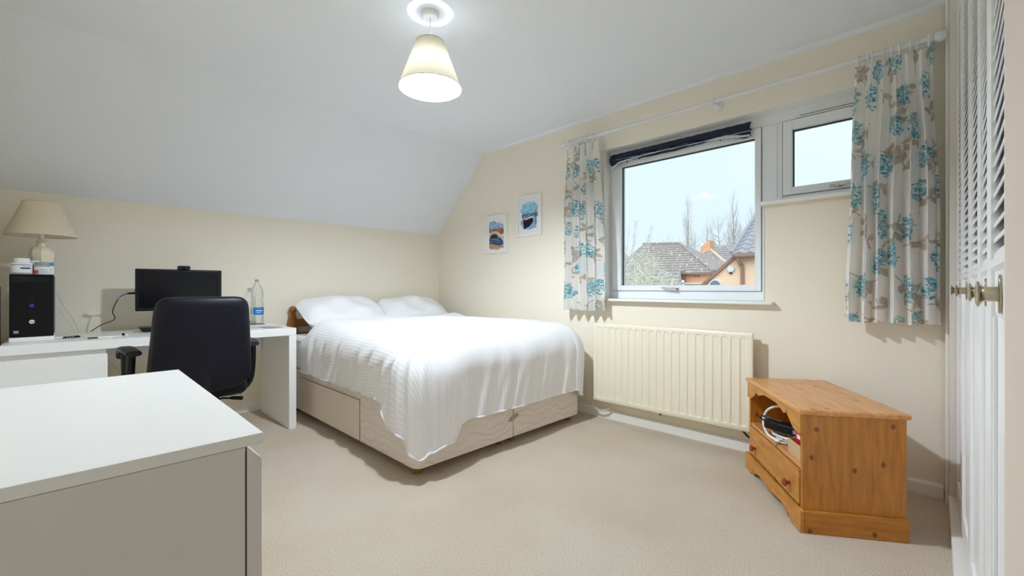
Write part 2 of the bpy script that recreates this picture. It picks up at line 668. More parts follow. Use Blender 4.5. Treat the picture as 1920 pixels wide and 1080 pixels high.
struct(BX(XL - 0.1, XW + WT, YF - 0.1, YD + 0.1, -0.06, 0.0).build('floor', 'carpet'))
struct(BX(XL - 0.1, XW + WT, YF - 0.1, YC, ZC, ZC + 0.08).build('ceiling', 'ceiling_white'))
sl = MB().prism([(YC, ZC), (YD + 0.10, ZS - 0.098), (YD + 0.18, ZS - 0.02), (YC, ZC + 0.08)], 0, XL - 0.1, XW + WT)
struct(sl.build('ceiling_slope', 'ceiling_white'))
struct(BX(XL - 0.1, XW + WT, YD, YD + 0.1, 0, ZS).build('wall_back', 'wall_cream'))
struct(MB().prism([(YF, 0), (YD, 0), (YD, ZS), (YC, ZC), (YF, ZC)], 0, XL - 0.1, XL).build('wall_left', 'wall_cream'))
struct(BX(XL - 0.1, XW + WT, YF - 0.1, YF, 0, ZC).build('wall_front', 'wall_cream'))
# window wall with an L-shaped opening
ww = MB()
ww.prism([(OY1, 0), (YD, 0), (YD, ZS), (YC, ZC), (OY1, ZC)], 0, XW, XW + WT)
ww.box(XW, XW + WT, OYM, OY1, 0, OZ0)
ww.box(XW, XW + WT, YF, OYM, 0, OZM)
ww.box(XW, XW + WT, YF, OY0, OZM, OZ1)
ww.box(XW, XW + WT, YF, OY1, OZ1, ZC)
struct(ww.build('wall_right', 'wall_cream', fix=False))
# short wall at the near end of the wardrobe
struct(MB().box(0.56, 0.868, -0.62, -0.066, 0, ZC).build('wall_nib', 'wall_nib'))
# coving along the window wall, skirting boards
struct(MB().prism([(XW, ZC), (XW - 0.026, ZC), (XW - 0.024, ZC - 0.006), (XW - 0.006, ZC - 0.020), (XW, ZC - 0.022)], 1, -0.08, YC - 0.03).build('trim_1', 'ceiling_white'))
sk = [(0, 0), (0.016, 0), (0.016, 0.058), (0.008, 0.07), (0, 0.07)]
struct(MB().prism([(XW - a, z) for a, z in sk], 1, -0.03, YD - 0.002).build('baseboard_right', 'gloss_white'))
struct(MB().prism([(YD - a, z) for a, z in sk], 0, XL, XW - 0.02).build('baseboard_back', 'gloss_white'))

# door behind the camera in the small lobby
d1 = empty('door_1', (0.12, YF, 0))
struct(d1)
BX(-0.38, 0.38, -0.02, 0.02, 0.005, 1.98).build('door_leaf', 'gloss_white', d1, bevel=0.003)
BX(-0.43, -0.38, 0.0, 0.03, 0, 2.03).build('architrave', 'gloss_white', d1)
BX(0.38, 0.43, 0.0, 0.03, 0, 2.03).build('architrave', 'gloss_white', d1)
BX(-0.43, 0.43, 0.0, 0.03, 1.98, 2.04).build('architrave', 'gloss_white', d1)

# ------------------------------------------------------------------ window
GX = 3.05
w1 = empty('window_1', (GX, 1.2, 0.93))
struct(w1)
O = Vector((GX, 1.2, 0.93))
def wbox(name, m, y0, y1, z0, z1, x0=GX, x1=GX + 0.07, par=w1, bev=0.004, off=None):
    q = O if off is None else O + off
    return BX(x0 - q.x, x1 - q.x, y0 - q.y, y1 - q.y, z0 - q.z, z1 - q.z).build(name, m, par, bevel=bev)
# outer frame
wbox('frame_jamb', 'upvc', 1.852, OY1, 0.938, OZ1)
wbox('frame_head', 'upvc', OY0, 1.852, 2.035, OZ1)
wbox('frame_cill', 'upvc', OYM, 1.852, 0.938, 0.998)
wbox('frame_mullion', 'upvc', 0.668, 0.780, 0.998, 2.035)
wbox('frame_cill', 'upvc', OY0, 0.668, 1.53, 1.58)
wbox('frame_jamb', 'upvc', OY0, 0.10, 1.58, 2.035)
# raised bead on the mullion
wbox('mullion_bead', 'upvc', 0.695, 0.705, 1.58, 2.035, GX - 0.006, GX)
def sash(y0, y1, z0, z1, gy0, gy1, gz0, gz1):
    s = MB()
    x0, x1 = GX - 0.012, GX + 0.06
    for a in ((y0, gy0, z0, z1), (gy1, y1, z0, z1), (gy0, gy1, z0, gz0), (gy0, gy1, gz1, z1)):
        s.box(x0 - O.x, x1 - O.x, a[0] - O.y, a[1] - O.y, a[2] - O.z, a[3] - O.z)
    so = s.build('sash', 'upvc', w1, bevel=0.003)
    g = BX(GX + 0.03 - O.x, GX + 0.034 - O.x, gy0 - O.y, gy1 - O.y, gz0 - O.z, gz1 - O.z).build('pane', 'window_glass', so)
    e = MB()
    xx = (GX + 0.016 - O.x, GX + 0.03 - O.x)
    b = 0.006
    for a in ((gy0, gy0 + b, gz0, gz1), (gy1 - b, gy1, gz0, gz1), (gy0, gy1, gz1 - b, gz1)):
        e.box(*xx, a[0] - O.y, a[1] - O.y, a[2] - O.z, a[3] - O.z)
    e.build('glazing_seal', 'window_seal', so)
    # dark joint round the sash
    j = MB()
    jj = (GX - 0.003 - O.x, GX + 0.002 - O.x)
    for a in ((y0 - 0.003, y0, z0, z1), (y1, y1 + 0.003, z0, z1), (y0, y1, z0 - 0.003, z0), (y0, y1, z1, z1 + 0.003)):
        j.box(*jj, a[0] - O.y, a[1] - O.y, a[2] - O.z, a[3] - O.z)
    j.build('sash_joint', 'pill_grey', so)
    return so
s1 = sash(0.783, 1.849, 1.0, 2.031, 0.818, 1.772, 1.040, 1.973)
s2 = sash(0.104, 0.664, 1.583, 2.031, 0.155, 0.616, 1.627, 1.974)
def handle(par, yc, zc, flip=1):
    h = MB()
    x = GX - 0.014 - O.x
    h.box(x - 0.004, x, yc - 0.03 - O.y, yc + 0.03 - O.y, zc - 0.01 - O.z, zc + 0.01 - O.z)
    h.lathe([(0.011, 0), (0.011, -0.022), (0.008, -0.026)], 12, (x, yc - 0.005 - O.y, zc - O.z), 'x')
    b = h.build('handle', 'chrome', par, smooth=True)
    l = MB().tube([(x - 0.020, yc - 0.02 - O.y, zc - 0.004 - O.z), (x - 0.022, yc + 0.02 * flip - O.y, zc - O.z), (x - 0.022, yc + 0.09 * flip - O.y, zc + 0.009 - O.z)], [0.008, 0.007, 0.006], 8)
    l.build('handle_lever', 'chrome', par, smooth=True)
handle(s1, 1.335, 1.012)
handle(s2, 0.40, 1.600, -1)
wbox('trickle_vent', 'upvc', 0.15, 0.60, 2.036, 2.056, GX - 0.012, GX)
vt = wbox('vent_slot', 'gap_dark', 0.17, 0.575, 2.044, 2.047, GX - 0.0135, GX - 0.012, bev=0)
# window boards
wbox('window_sill', 'gloss_white', 0.690, 1.875, 0.918, 0.938, XW - 0.055, GX + 0.01, bev=0.006)
wbox('window_sill', 'gloss_white', OY0, 0.762, 1.516, 1.540, XW - 0.05, GX + 0.01, bev=0.006)
# white lined reveals
wbox('reveal_lining', 'gloss_white', OY0, OY1, OZ1 - 0.004, OZ1, XW - 0.001, GX, bev=0)
wbox('reveal_lining', 'gloss_white', OY1 - 0.004, OY1, OZ0, OZ1, XW - 0.001, GX, bev=0)
wbox('reveal_lining', 'upvc', OYM + 0.0005, OYM + 0.007, OZ0 + 0.0135, OZM - 0.0145, XW - 0.004, GX - 0.001, bev=0.001)

# crumpled blackout blind stuck over the head of the large sash
bl = empty('blackout_blind', (3.0, 1.33, 1.95))
tag(bl, 'crumpled navy blackout blind bunched up at the top of the large window', 'blind')
BO = Vector((3.0, 1.33, 1.95))
def interp(t, pts):
    for (a, va), (b, vb) in zip(pts, pts[1:]):
        if t <= b:
            k = (t - a) / (b - a)
            return va + (vb - va) * (k * k * (3 - 2 * k))
    return pts[-1][1]
def blind_fn(zt, zb, x0, amp):
    def fn(u, v):
        y = 1.838 - u * 1.006
        top = interp(u, zt)
        bot = interp(u, zb)
        z = top + (bot - top) * v
        x = x0 - amp * math.sin(PI * v) - 0.004 * math.sin(u * 41 + v * 3) * v - 0.003 * math.sin(u * 97)
        return (x - BO.x, y - BO.y, z - BO.z)
    return fn
b1 = MB().grid(blind_fn([(0, 2.072), (1, 2.072)], [(0, 1.985), (0.03, 1.98), (0.12, 2.02), (0.3, 2.028), (0.6, 2.03), (0.85, 2.012), (0.97, 1.975), (1, 1.98)], 3.012, 0.03), 60, 10)
o = b1.build('fabric_roll', 'navy_fabric', bl, smooth=True)
sd = o.modifiers.new('thick', 'SOLIDIFY'); sd.thickness = 0.006
b2 = MB().grid(blind_fn([(0, 2.03), (1, 2.03)], [(0, 1.975), (0.05, 1.99), (0.14, 2.008), (0.3, 2.000), (0.5, 1.999), (0.68, 2.006), (0.85, 2.018), (1, 2.02)], 3.022, 0.016), 60, 8)
o = b2.build('fabric_fold', 'navy_fabric', bl, smooth=True)
sd = o.modifiers.new('thick', 'SOLIDIFY'); sd.thickness = 0.004
b3 = MB().grid(blind_fn([(0, 1.972), (0.10, 2.005), (0.25, 2.012), (0.35, 2.01), (1, 2.01)], [(0, 1.955), (0.02, 1.952), (0.1, 1.990), (0.22, 2.0), (0.35, 2.006), (1, 2.006)], 2.988, 0.004), 40, 3)
o = b3.build('lining', 'silver_lining', bl, smooth=True)
sd = o.modifiers.new('thick', 'SOLIDIFY'); sd.thickness = 0.002
b4 = MB().grid(blind_fn([(0, 2.02), (0.7, 2.01), (0.85, 2.014), (1, 1.985)], [(0, 2.018), (0.7, 2.004), (0.85, 1.996), (0.96, 1.978), (1, 1.972)], 2.988, 0.004), 40, 3)
o = b4.build('lining', 'silver_lining', bl, smooth=True)
sd = o.modifiers.new('thick', 'SOLIDIFY'); sd.thickness = 0.002
for y, z in ((1.70, 1.997), (1.60, 2.003), (1.02, 2.004), (0.93, 2.0)):
    MB().tube([(3.005 - BO.x, y - BO.y, z + 0.01 - BO.z), (3.003 - BO.x, y - 0.008 - BO.y, z - 0.012 - BO.z)], 0.004, 6).build('clip', 'grey_plastic', bl)

# ------------------------------------------------------------------ curtain rod and curtains
RX, RZ = 2.865, 2.205
rod = empty('curtain_rod', (RX, 1.05, RZ))
tag(rod, 'long white wooden curtain rod with a central bracket across the window wall', 'curtain rod')
MB().lathe([(0.0125, -1.09), (0.0125, 1.12)], 14, (0, 0, 0), 'y').build('pole', 'rod_white', rod, smooth=True)
MB().lathe([(0.013, 1.115), (0.018, 1.118), (0.018, 1.125), (0.012, 1.13), (0.018, 1.138), (0.024, 1.152), (0.02, 1.168), (0.006, 1.175)], 14, (0, 0, 0), 'y').build('finial', 'rod_white', rod, smooth=True)
MB().lathe([(0.013, -1.03), (0.02, -1.034), (0.02, -1.042), (0.013, -1.046), (0.022, -1.056), (0.026, -1.07), (0.02, -1.085), (0.006, -1.09)][::-1], 14, (0, 0, 0), 'y').build('finial', 'rod_white', rod, smooth=True)
for yb in (1.005, 2.08, 0.02):
    br = MB().lathe([(0.028, XW - RX), (0.028, XW - RX - 0.012), (0.018, XW - RX - 0.02), (0.012, 0.03), (0.018, 0.0)], 14, (0, yb - 1.05, -0.004), 'x')
    br.torus((0, yb - 1.05, 0), 0.0175, 0.006, 'y', 16, 6)
    br.build('bracket', 'rod_white', rod, smooth=True)

attr_mat('curtain_print', 0.85, 0.25)
def curtain(name, label, y0, y1, yb0, yb1, z0, zt, nf, seed, nring, amp):
    rnd = random.Random(seed)
    root = empty(name, (RX, (y0 + y1) / 2, z0))
    tag(root, label, 'curtain', 'floral curtains at the window')
    W = (yb1 - yb0) * 2.15
    H = zt - z0
    nu, nv = int(W / 0.0029), int(H / 0.0031)
    R = Raster(W, H, nu + 1, nv + 1, rgb(247, 244, 240))
    taupe = [rgb(203, 192, 178), rgb(214, 204, 191), rgb(182, 169, 157)]
    teal = [rgb(122, 184, 202), rgb(150, 204, 216), rgb(90, 158, 186), rgb(176, 214, 222), rgb(128, 192, 202)]
    sp = 0.175
    cl = []
    for j in range(-1, int(H / 0.16) + 2):
        for i in range(-1, int(W / sp) + 2):
            cl.append((i * sp + (0.5 * sp if j % 2 else 0) + rnd.uniform(-.025, .025), j * 0.16 + rnd.uniform(-.025, .025)))
    for k, (cx, cy) in enumerate(cl):
        # leaf sprays
        a = rnd.uniform(0, 2 * PI)
        x, y = cx + 0.075, cy + 0.07
        for q in range(3):
            x2, y2 = x + 0.045 * math.cos(a), y + 0.045 * math.sin(a)
            R.line(x, y, x2, y2, 0.004, taupe[2])
            for sg in (-1, 1):
                la = a + sg * rnd.uniform(0.5, 0.95)
                L = rnd.uniform(0.022, 0.032)
                lx, ly = x2 + L * math.cos(la), y2 + L * math.sin(la)
                R.ell(lx, ly, L, L * 0.48, taupe[rnd.randrange(2)], la, lens=True)
                R.line(x2, y2, lx + L * .6 * math.cos(la), ly + L * .6 * math.sin(la), 0.003, taupe[2], 0.8)
            x, y = x2, y2
            a += rnd.uniform(-0.5, 0.5)
    for k, (cx, cy) in enumerate(cl):
        if (k * 7) % 3 == 2:
            continue
        rx, ry = rnd.uniform(0.046, 0.058), rnd.uniform(0.055, 0.07)
        for q in range(120):
            rr = math.sqrt(rnd.random())
            aa = rnd.uniform(0, 2 * PI)
            px, py = cx + rx * rr * math.cos(aa), cy + ry * rr * math.sin(aa)
            R.ell(px, py, rnd.uniform(0.0045, 0.0075), rnd.uniform(0.004, 0.006), teal[rnd.randrange(5)], rnd.uniform(0, PI))
        for q in range(26):
            rr = math.sqrt(rnd.random())
            aa = rnd.uniform(0, 2 * PI)
            R.ell(cx + rx * rr * math.cos(aa), cy + ry * rr * math.sin(aa), 0.004, 0.004, rgb(226, 230, 228))
    ph = [rnd.uniform(-0.6, 0.6) for _ in range(nf + 2)]
    am = [rnd.uniform(0.75, 1.2) for _ in range(nf + 2)]
    ym, zm = (y0 + y1) / 2, z0
    def fn(u, v):
        t = 1 - v                       # 0 at top
        ya = y0 + (y1 - y0) * u
        yb = yb0 + (yb1 - yb0) * u
        k = smoothstep(0, 0.9, t)
        y = ya + (yb - ya) * k
        c = u * nf
        i = int(c)
        f = c - i
        pp = ph[i] * (1 - f) + ph[i + 1] * f
        aa = am[i] * (1 - f) + am[i + 1] * f
        ang = 2 * PI * c + pp * k
        grow = 0.42 + 0.58 * smoothstep(0.03, 0.35, t)
        s = math.sin(ang)
        s2 = math.copysign(abs(s) ** 0.75, s)
        x = amp * aa * grow * s2 + 0.006 * math.sin(3.1 * ang + 4 * t) * k
        y += amp * 0.35 * grow * math.sin(2 * ang) * 0.6 + 0.004 * math.sin(9 * t + c)
        z = zt - t * H + (0.012 * s * smoothstep(0.10, 0.0, t)) + 0.004 * math.sin(c * 2.3) * k
        return (x - 0.004, y - ym, z - zm)
    g = MB().grid(fn, nu, nv)
    o = g.build('drape', 'curtain_print', root, smooth=True, fix=False, angle=80)
    R.to(o)
    for r in range(nring):
        u = (r + 0.5) / nring
        yy = y0 + (y1 - y0) * u + rnd.uniform(-0.012, 0.012)
        rg = MB().torus((0, yy - ym, RZ - zm - 0.006), 0.0235, 0.0042, 'y', 18, 6)
        ro = rg.build('ring', 'rod_white', root, smooth=True)
        MB().tube([(0, yy - ym, RZ - 0.032 - zm), (0.002, yy - ym, zt - 0.004 - zm)], 0.0025, 6).build('ring_hook', 'rod_white', ro)
    return root
curtain('floral_curtain', 'white curtain with teal and taupe flowers, hanging between pictures and large window', 1.845, 2.165, 1.80, 2.185, 0.845, 2.165, 5, 3, 7, 0.042)
curtain('floral_curtain', 'white curtain with teal and taupe flowers, hanging beside the louvred wardrobe', 0.005, 0.30, -0.022, 0.335, 0.845, 2.168, 6, 11, 9, 0.044)

# ------------------------------------------------------------------ radiator
ra = empty('radiator', (2.86, 1.345, 0.15))
tag(ra, 'cream ribbed panel radiator mounted on the wall under the window', 'radiator')
RY0, RY1, RZ0, RZ1, RXF = 0.780, 1.908, 0.150, 0.748, 2.858
def rad_panel():
    n = 20
    ys = []
    pitch = (RY1 - RY0 - 0.05) / n
    h = RZ1 - RZ0
    def prof(y, z):
        d = 0.0
        c = (y - (RY0 + 0.025)) / pitch
        if 0 <= c <= n:
            f = c - int(c)
            a = smoothstep(0.12, 0.34, f) * (1 - smoothstep(0.62, 0.86, f))
            zz = z - RZ0
            e = smoothstep(0.028, 0.055, zz) * (1 - smoothstep(h - 0.052, h - 0.026, zz))
            d = 0.016 * a * e
        return d
    zs = [0, 0.006, 0.024, 0.03, 0.036, 0.042, 0.048, 0.055, 0.064, 0.3, h - 0.064, h - 0.052, h - 0.046, h - 0.04, h - 0.034, h - 0.027, h - 0.02, h - 0.006, h]
    nu = n * 14
    m = MB()
    vs = []
    for z in zs:
        for i in range(nu + 1):
            y = RY0 + (RY1 - RY0) * i / nu
            edge = min(y - RY0, RY1 - y, z, h - z)
            rnd = 0.004 * (1 - min(1, edge / 0.006)) ** 2
            vs.append((RXF + prof(y, RZ0 + z) + rnd - 2.86, y - 1.345, z))
    w = nu + 1
    fs = [(j * w + i, (j + 1) * w + i, (j + 1) * w + i + 1, j * w + i + 1) for j in range(len(zs) - 1) for i in range(nu)]
    m.add(vs, fs)
    m.box(RXF + 0.004 - 2.86, RXF + 0.016 - 2.86, RY0 - 1.345, RY1 - 1.345, 0.0, h)
    return m
rad_panel().build('front_panel', 'radiator_cream', ra, smooth=True, fix=False, angle=60)
BX(0.04, 0.052, RY0 + 0.01 - 1.345, RY1 - 0.01 - 1.345, 0.005, 0.59).build('rear_panel', 'radiator_cream', ra, bevel=0.003)
fin = MB()
for i in range(70):
    y = RY0 + 0.03 + i * 0.0153 - 1.345
    fin.box(0.013, 0.04, y, y + 0.0015, 0.03, 0.57)
fin.build('convector_fins', 'radiator_cream', ra)['kind'] = 'stuff'
for yy in (0.25, -0.25):
    BX(0.052, 0.094, yy - 0.02, yy + 0.02, 0.08, 0.50).build('wall_bracket', 'radiator_cream', ra)
vv = MB().lathe([(0.012, -0.05), (0.014, -0.02), (0.014, 0.01), (0.011, 0.03)], 12, (0.028, 0.585, 0.0))
vv.build('valve', 'plastic_beige', ra, smooth=True)
MB().tube([(0.028, 0.585, -0.02), (0.03, 0.57, -0.07), (0.035, 0.52, -0.085), (0.04, 0.47, -0.07), (0.05, 0.44, -0.055)], 0.0065, 10).build('pipe', 'plastic_beige', ra, smooth=True)
MB().tube([(0.03, -0.50, -0.005), (0.035, -0.52, -0.03), (0.05, -0.57, -0.07)], 0.006, 8).build('pipe', 'grey_plastic', ra, smooth=True)
MB().lathe([(0.005, -0.02), (0.006, 0.0)], 8, (0.03, 0.03, 0.0)).build('drain_plug', 'grey_plastic', ra, smooth=True)

# ------------------------------------------------------------------ framed watercolours
attr_mat('watercolour', 0.7)
def picture(name, label, y0, y1, z0, z1, paint):
    r = empty(name, (XW, (y0 + y1) / 2, z0))
    tag(r, label, 'picture')
    w, h = y1 - y0, z1 - z0
    fr = 0.022
    f = MB()
    for a in ((-w / 2, -w / 2 + fr, 0, h), (w / 2 - fr, w / 2, 0, h), (-w / 2 + fr, w / 2 - fr, 0, fr), (-w / 2 + fr, w / 2 - fr, h - fr, h)):
        f.box(-0.018, -0.001, *a)
    f.build('frame', 'gloss_white', r, bevel=0.002)
    BX(-0.0085, -0.003, -w / 2 + fr, w / 2 - fr, fr, h - fr).build('mount', 'paper_white', r)
    pw, ph = w - 2 * fr - 0.02, h - 2 * fr - 0.02
    nx, ny = 130, 165
    R = Raster(1.0, 1.0, nx, ny, rgb(236, 236, 236))
    paint(R)
    # seen from the room (looking +x) left is +y
    g = MB().grid(lambda u, v: (-0.0095, pw / 2 - u * pw, fr + 0.01 + v * ph), nx - 1, ny - 1)
    o = g.build('print', 'watercolour', r, fix=False)
    R.to(o)
    return r
def paint_bridge(R):
    rnd = random.Random(5)
    X, Y = R.X, R.Y
    edge = 0.012 * np.sin(X * 40) + 0.01 * np.sin(X * 17 + 1)
    inb = (X > 0.09 + 0.01 * np.sin(Y * 30)) & (X < 0.94 + 0.01 * np.sin(Y * 25))
    sky = inb & (Y > 0.60) & (Y < 0.86 + edge + 0.06 * np.sin(X * 5.5))
    R.mask(sky, rgb(150, 172, 200))
    for _ in range(50):
        R.ell(rnd.uniform(.12, .9), rnd.uniform(.66, .86), rnd.uniform(.03, .1), rnd.uniform(.01, .03), rgb(rnd.randint(130, 215), rnd.randint(160, 215), rnd.randint(200, 225)), rnd.uniform(-.5, .5), 0.6)
    for k in range(34):   # far houses
        x = 0.1 + k * 0.025
        hgt = rnd.uniform(.03, .12)
        c = rnd.choice([rgb(190, 110, 70), rgb(200, 160, 110), rgb(110, 80, 90), rgb(170, 60, 50), rgb(210, 190, 150), rgb(60, 80, 110)])
        R.mask((X > x) & (X < x + 0.028) & (Y > 0.55) & (Y < 0.60 + hgt), c)
    R.mask(inb & (X > .62) & (Y > .48) & (Y < .64), rgb(170, 84, 62))
    for _ in range(60):
        R.ell(rnd.uniform(.6, .93), rnd.uniform(.46, .68), .012, .014, rnd.choice([rgb(90, 50, 50), rgb(220, 150, 110), rgb(60, 60, 90)]))
    # water
    R.mask(inb & (Y > 0.14) & (Y < 0.40), rgb(52, 76, 120))
    for _ in range(140):
        R.ell(rnd.uniform(.1, .92), rnd.uniform(.15, .40), rnd.uniform(.015, .06), .008, rnd.choice([rgb(100, 140, 175), rgb(30, 44, 80), rgb(70, 100, 150), rgb(150, 175, 200)]), rnd.uniform(-.3, .2), .8)
    # arched bridge
    arc = 0.60 - 0.9 * (X - 0.42) ** 2
    R.mask(inb & (Y < arc) & (Y > arc - 0.13) & (X > .06), rgb(206, 192, 165))
    hole = ((X - .38) / .24) ** 2 + ((Y - .37) / .13) ** 2 < 1
    R.mask(hole & (Y > .37), rgb(58, 48, 52))
    ring = (((X - .38) / .27) ** 2 + ((Y - .37) / .155) ** 2 < 1) & ~hole & (Y > .37)
    R.mask(ring, rgb(170, 154, 130))
    for k in range(12):
        x = .12 + k * .07
        R.line(x, .60 - .9 * (x - .42) ** 2, x, .64 - .9 * (x - .42) ** 2, .012, rgb(80, 70, 70))
    R.line(.36, .58, .36, .74, .012, rgb(60, 60, 70))
    # quay in front
    q = inb & (Y < 0.24 - 0.16 * X) & (Y > 0.015 + 0.03 * np.sin(X * 9))
    R.mask(q, rgb(196, 146, 108))
    R.mask(inb & (np.abs(Y - (0.245 - 0.16 * X)) < 0.013), rgb(60, 50, 60))
    for _ in range(30):
        R.ell(rnd.uniform(.12, .9), rnd.uniform(.03, .12), .05, .01, rnd.choice([rgb(150, 100, 80), rgb(225, 190, 160)]), -.2, .6)
def paint_boat(R):
    rnd = random.Random(9)
    X, Y = R.X, R.Y
    sky = (((X - .53) / .45) ** 2 + ((Y - .68) / .22) ** 2) < 1 + .12 * np.sin(X * 23) * np.cos(Y * 19)
    R.mask(sky, rgb(150, 204, 224))
    for _ in range(40):
        R.ell(rnd.uniform(.2, .9), rnd.uniform(.6, .86), rnd.uniform(.03, .1), .02, rnd.choice([rgb(190, 225, 232), rgb(120, 180, 214), rgb(100, 190, 215)]), .2, .6)
    R.mask((X > .12) & (X < .95) & (Y > .44) & (Y < .56), rgb(70, 110, 160), .9)
    R.ell(.76, .66, .05, .04, rgb(240, 190, 120))
    wat = (((X - .5) / .42) ** 2 + ((Y - .30) / .22) ** 2) < 1 + .1 * np.sin(X * 27)
    R.mask(wat, rgb(150, 185, 210))
    for _ in range(60):
        R.ell(rnd.uniform(.15, .85), rnd.uniform(.12, .45), rnd.uniform(.02, .07), .008, rnd.choice([rgb(200, 220, 232), rgb(90, 130, 170), rgb(50, 70, 110)]), rnd.uniform(-.2, .3), .8)
    hull = (Y < .43) & (Y > .13 + .9 * (X - .30) ** 2 * 1.1) & (X > .22) & (X < .72) & (Y < .36 + .16 * np.abs(X - .45))
    R.mask(hull, rgb(38, 28, 44))
    R.ell(.52, .42, .2, .03, rgb(222, 222, 226), .15)
    R.ell(.5, .385, .18, .02, rgb(44, 34, 50), .15)
    for k in range(9):
        R.ell(.3 + k * .05, .47 + .02 * rnd.random(), .02, .018, rnd.choice([rgb(170, 90, 60), rgb(60, 50, 60), rgb(210, 160, 120)]))
    for x, a, b in ((.22, .12, .62), (.33, .44, .64), (.40, .44, .60), (.46, .44, .62), (.81, .20, .64), (.88, .22, .66), (.85, .22, .6)):
        R.line(x, a, x, b, .02, rgb(46, 52, 78))
    R.ell(.19, .3, .03, .03, rgb(180, 70, 60))
picture('framed_picture', 'white framed watercolour of an arched stone bridge, the lower picture nearer the slope', 2.947, 3.250, 1.366, 1.740, paint_bridge)
picture('framed_picture', 'white framed watercolour of a dark moored boat, the higher picture nearer the curtain', 2.511, 2.812, 1.497, 1.872, paint_boat)

# ------------------------------------------------------------------ pendant lamp (with its bulb)
PX, PY = 1.268, 1.812
pe = empty('pendant_lamp', (PX, PY, ZC))
tag(pe, 'cream cone lampshade hanging from the ceiling with its bulb lit', 'ceiling lamp')
MB().lathe([(0.036, -0.026), (0.041, -0.02), (0.041, 0.0)], 28).build('ceiling_rose', 'gloss_white', pe, smooth=True)
MB().tube([(0, 0, -0.026), (0, 0, -0.10), (0, 0, -0.235)], 0.0032, 8).build('flex', 'gloss_white', pe, smooth=True)
MB().lathe([(0.012, -0.15), (0.019, -0.18), (0.019, -0.225), (0.040, -0.235), (0.041, -0.247), (0.038, -0.251), (0.015, -0.249), (0.014, -0.255)][::-1], 20).build('lamp_holder', 'gloss_white', pe, smooth=True)  # wide lower ring added to block the bulb's upward light
sh = MB().lathe([(0.155, -0.378), (0.070, -0.150)], 64, cap=False).build('lamp_shade', 'pendant_fabric', pe, smooth=True, fix=False)
MB().torus((0, 0, -0.378), 0.155, 0.0022, 'z', 64, 6).build('shade_rim', 'plastic_beige', sh, smooth=True)
MB().torus((0, 0, -0.150), 0.070, 0.002, 'z', 48, 6).build('shade_rim', 'plastic_beige', sh, smooth=True)
for k in range(3):
    a = 2 * PI * k / 3 + 0.4
    MB().tube([(0.018 * math.cos(a), 0.018 * math.sin(a), -0.20), (0.070 * math.cos(a), 0.070 * math.sin(a), -0.151)], 0.0015, 5).build('shade_carrier', 'chrome', sh)
MB().lathe([(0.002, -0.356), (0.013, -0.354), (0.024, -0.346), (0.031, -0.333), (0.033, -0.319), (0.031, -0.303), (0.023, -0.282), (0.015, -0.262), (0.013, -0.256)], 24).build('bulb', 'bulb_glow', pe, smooth=True)

# ------------------------------------------------------------------ bed
bx0, bx1, by0, by1 = 1.285, 2.765, 1.965, 3.965
bed = empty('divan_bed', ((bx0 + bx1) / 2, (by0 + by1) / 2, 0))
tag(bed, 'double divan bed base in quilted cream ticking with a side drawer', 'bed')
cx_, cy_ = bed.location.x, bed.location.y
xm = (bx0 + bx1) / 2
def rrect(x0, x1, y0, y1, r, corners, n=6):
    """rounded rectangle; corners: set of (sx,sy) that are rounded"""
    P = []
    for sx, sy, a0 in ((1, -1, -90), (1, 1, 0), (-1, 1, 90), (-1, -1, 180)):
        px, py = (x1 if sx > 0 else x0), (y1 if sy > 0 else y0)
        if (sx, sy) in corners:
            ox, oy = px - sx * r, py - sy * r
            for k in range(n + 1):
                a = math.radians(a0 + 90 * k / n)
                P.append((ox + r * math.cos(a), oy + r * math.sin(a)))
        else:
            P.append((px, py))
    return P
for s in (0, 1):
    x0, x1 = (bx0, xm - 0.003) if s == 0 else (xm + 0.003, bx1)
    P = rrect(x0 - cx_, x1 - cx_, by0 - cy_, by1 - cy_, 0.05, {(-1 if s == 0 else 1, -1)})
    hb = MB().prism(P, 2, 0.05, 0.36).build('base_half', 'divan_quilt', bed, smooth=True, bevel=0.006, angle=30)
    for py in (by0 + 0.08, by1 - 0.15):
        for px in (x0 + (0.055 if s == 0 else 0.05), x1 - (0.045 if s == 0 else 0.055)):
            MB().lathe([(0.022, 0.0), (0.024, 0.006), (0.024, 0.035), (0.03, 0.038), (0.03, 0.0505)], 14, (px - cx_, py - cy_, 0)).build('castor_foot', 'castor', bed, smooth=True)
dr = BX(bx0 - 0.006 - cx_, bx0 + 0.01 - cx_, 2.60 - cy_, 3.60 - cy_, 0.056, 0.312).build('drawer', 'divan_plain', bed, bevel=0.004)
BX(bx0 - 0.0015 - cx_, bx0 + 0.004 - cx_, 2.595 - cy_, 3.605 - cy_, 0.054, 0.316).build('drawer_gap', 'gap_brown', dr)
lk = MB()
lk.prism([(-0.05, -0.012), (-0.02, -0.02), (0.02, -0.006), (0.05, 0.012), (0.03, 0.024), (-0.02, 0.012)], 1, -0.004, 0.0)
lo = lk.build('link_bar', 'old_brass', bed, bevel=0.002)
lo.location = (xm - cx_, by0 - 0.001 - cy_, 0.175)
# headboard: two turned posts and rails against the wall
hd = empty('headboard', (cx_, cy_, 0))
tag(hd, 'dark pine headboard, one round topped post showing beside the desk', 'headboard')
for px in (1.365, 2.69):
    pr = [(0.036, 0.0), (0.036, 0.68), (0.040, 0.70), (0.038, 0.72), (0.032, 0.755), (0.024, 0.785), (0.018, 0.795), (0.022, 0.803), (0.029, 0.818), (0.031, 0.832), (0.028, 0.848), (0.018, 0.858), (0.004, 0.862)]
    MB().lathe(pr, 20, (px - cx_, 4.008 - cy_, 0)).build('post', 'pine_dark', hd, smooth=True)
for z in (0.42, 0.56, 0.68):
    BX(1.365 - cx_, 2.69 - cx_, 3.99 - cy_, 4.02 - cy_, z, z + 0.07).build('rail', 'pine_dark', hd, bevel=0.006)

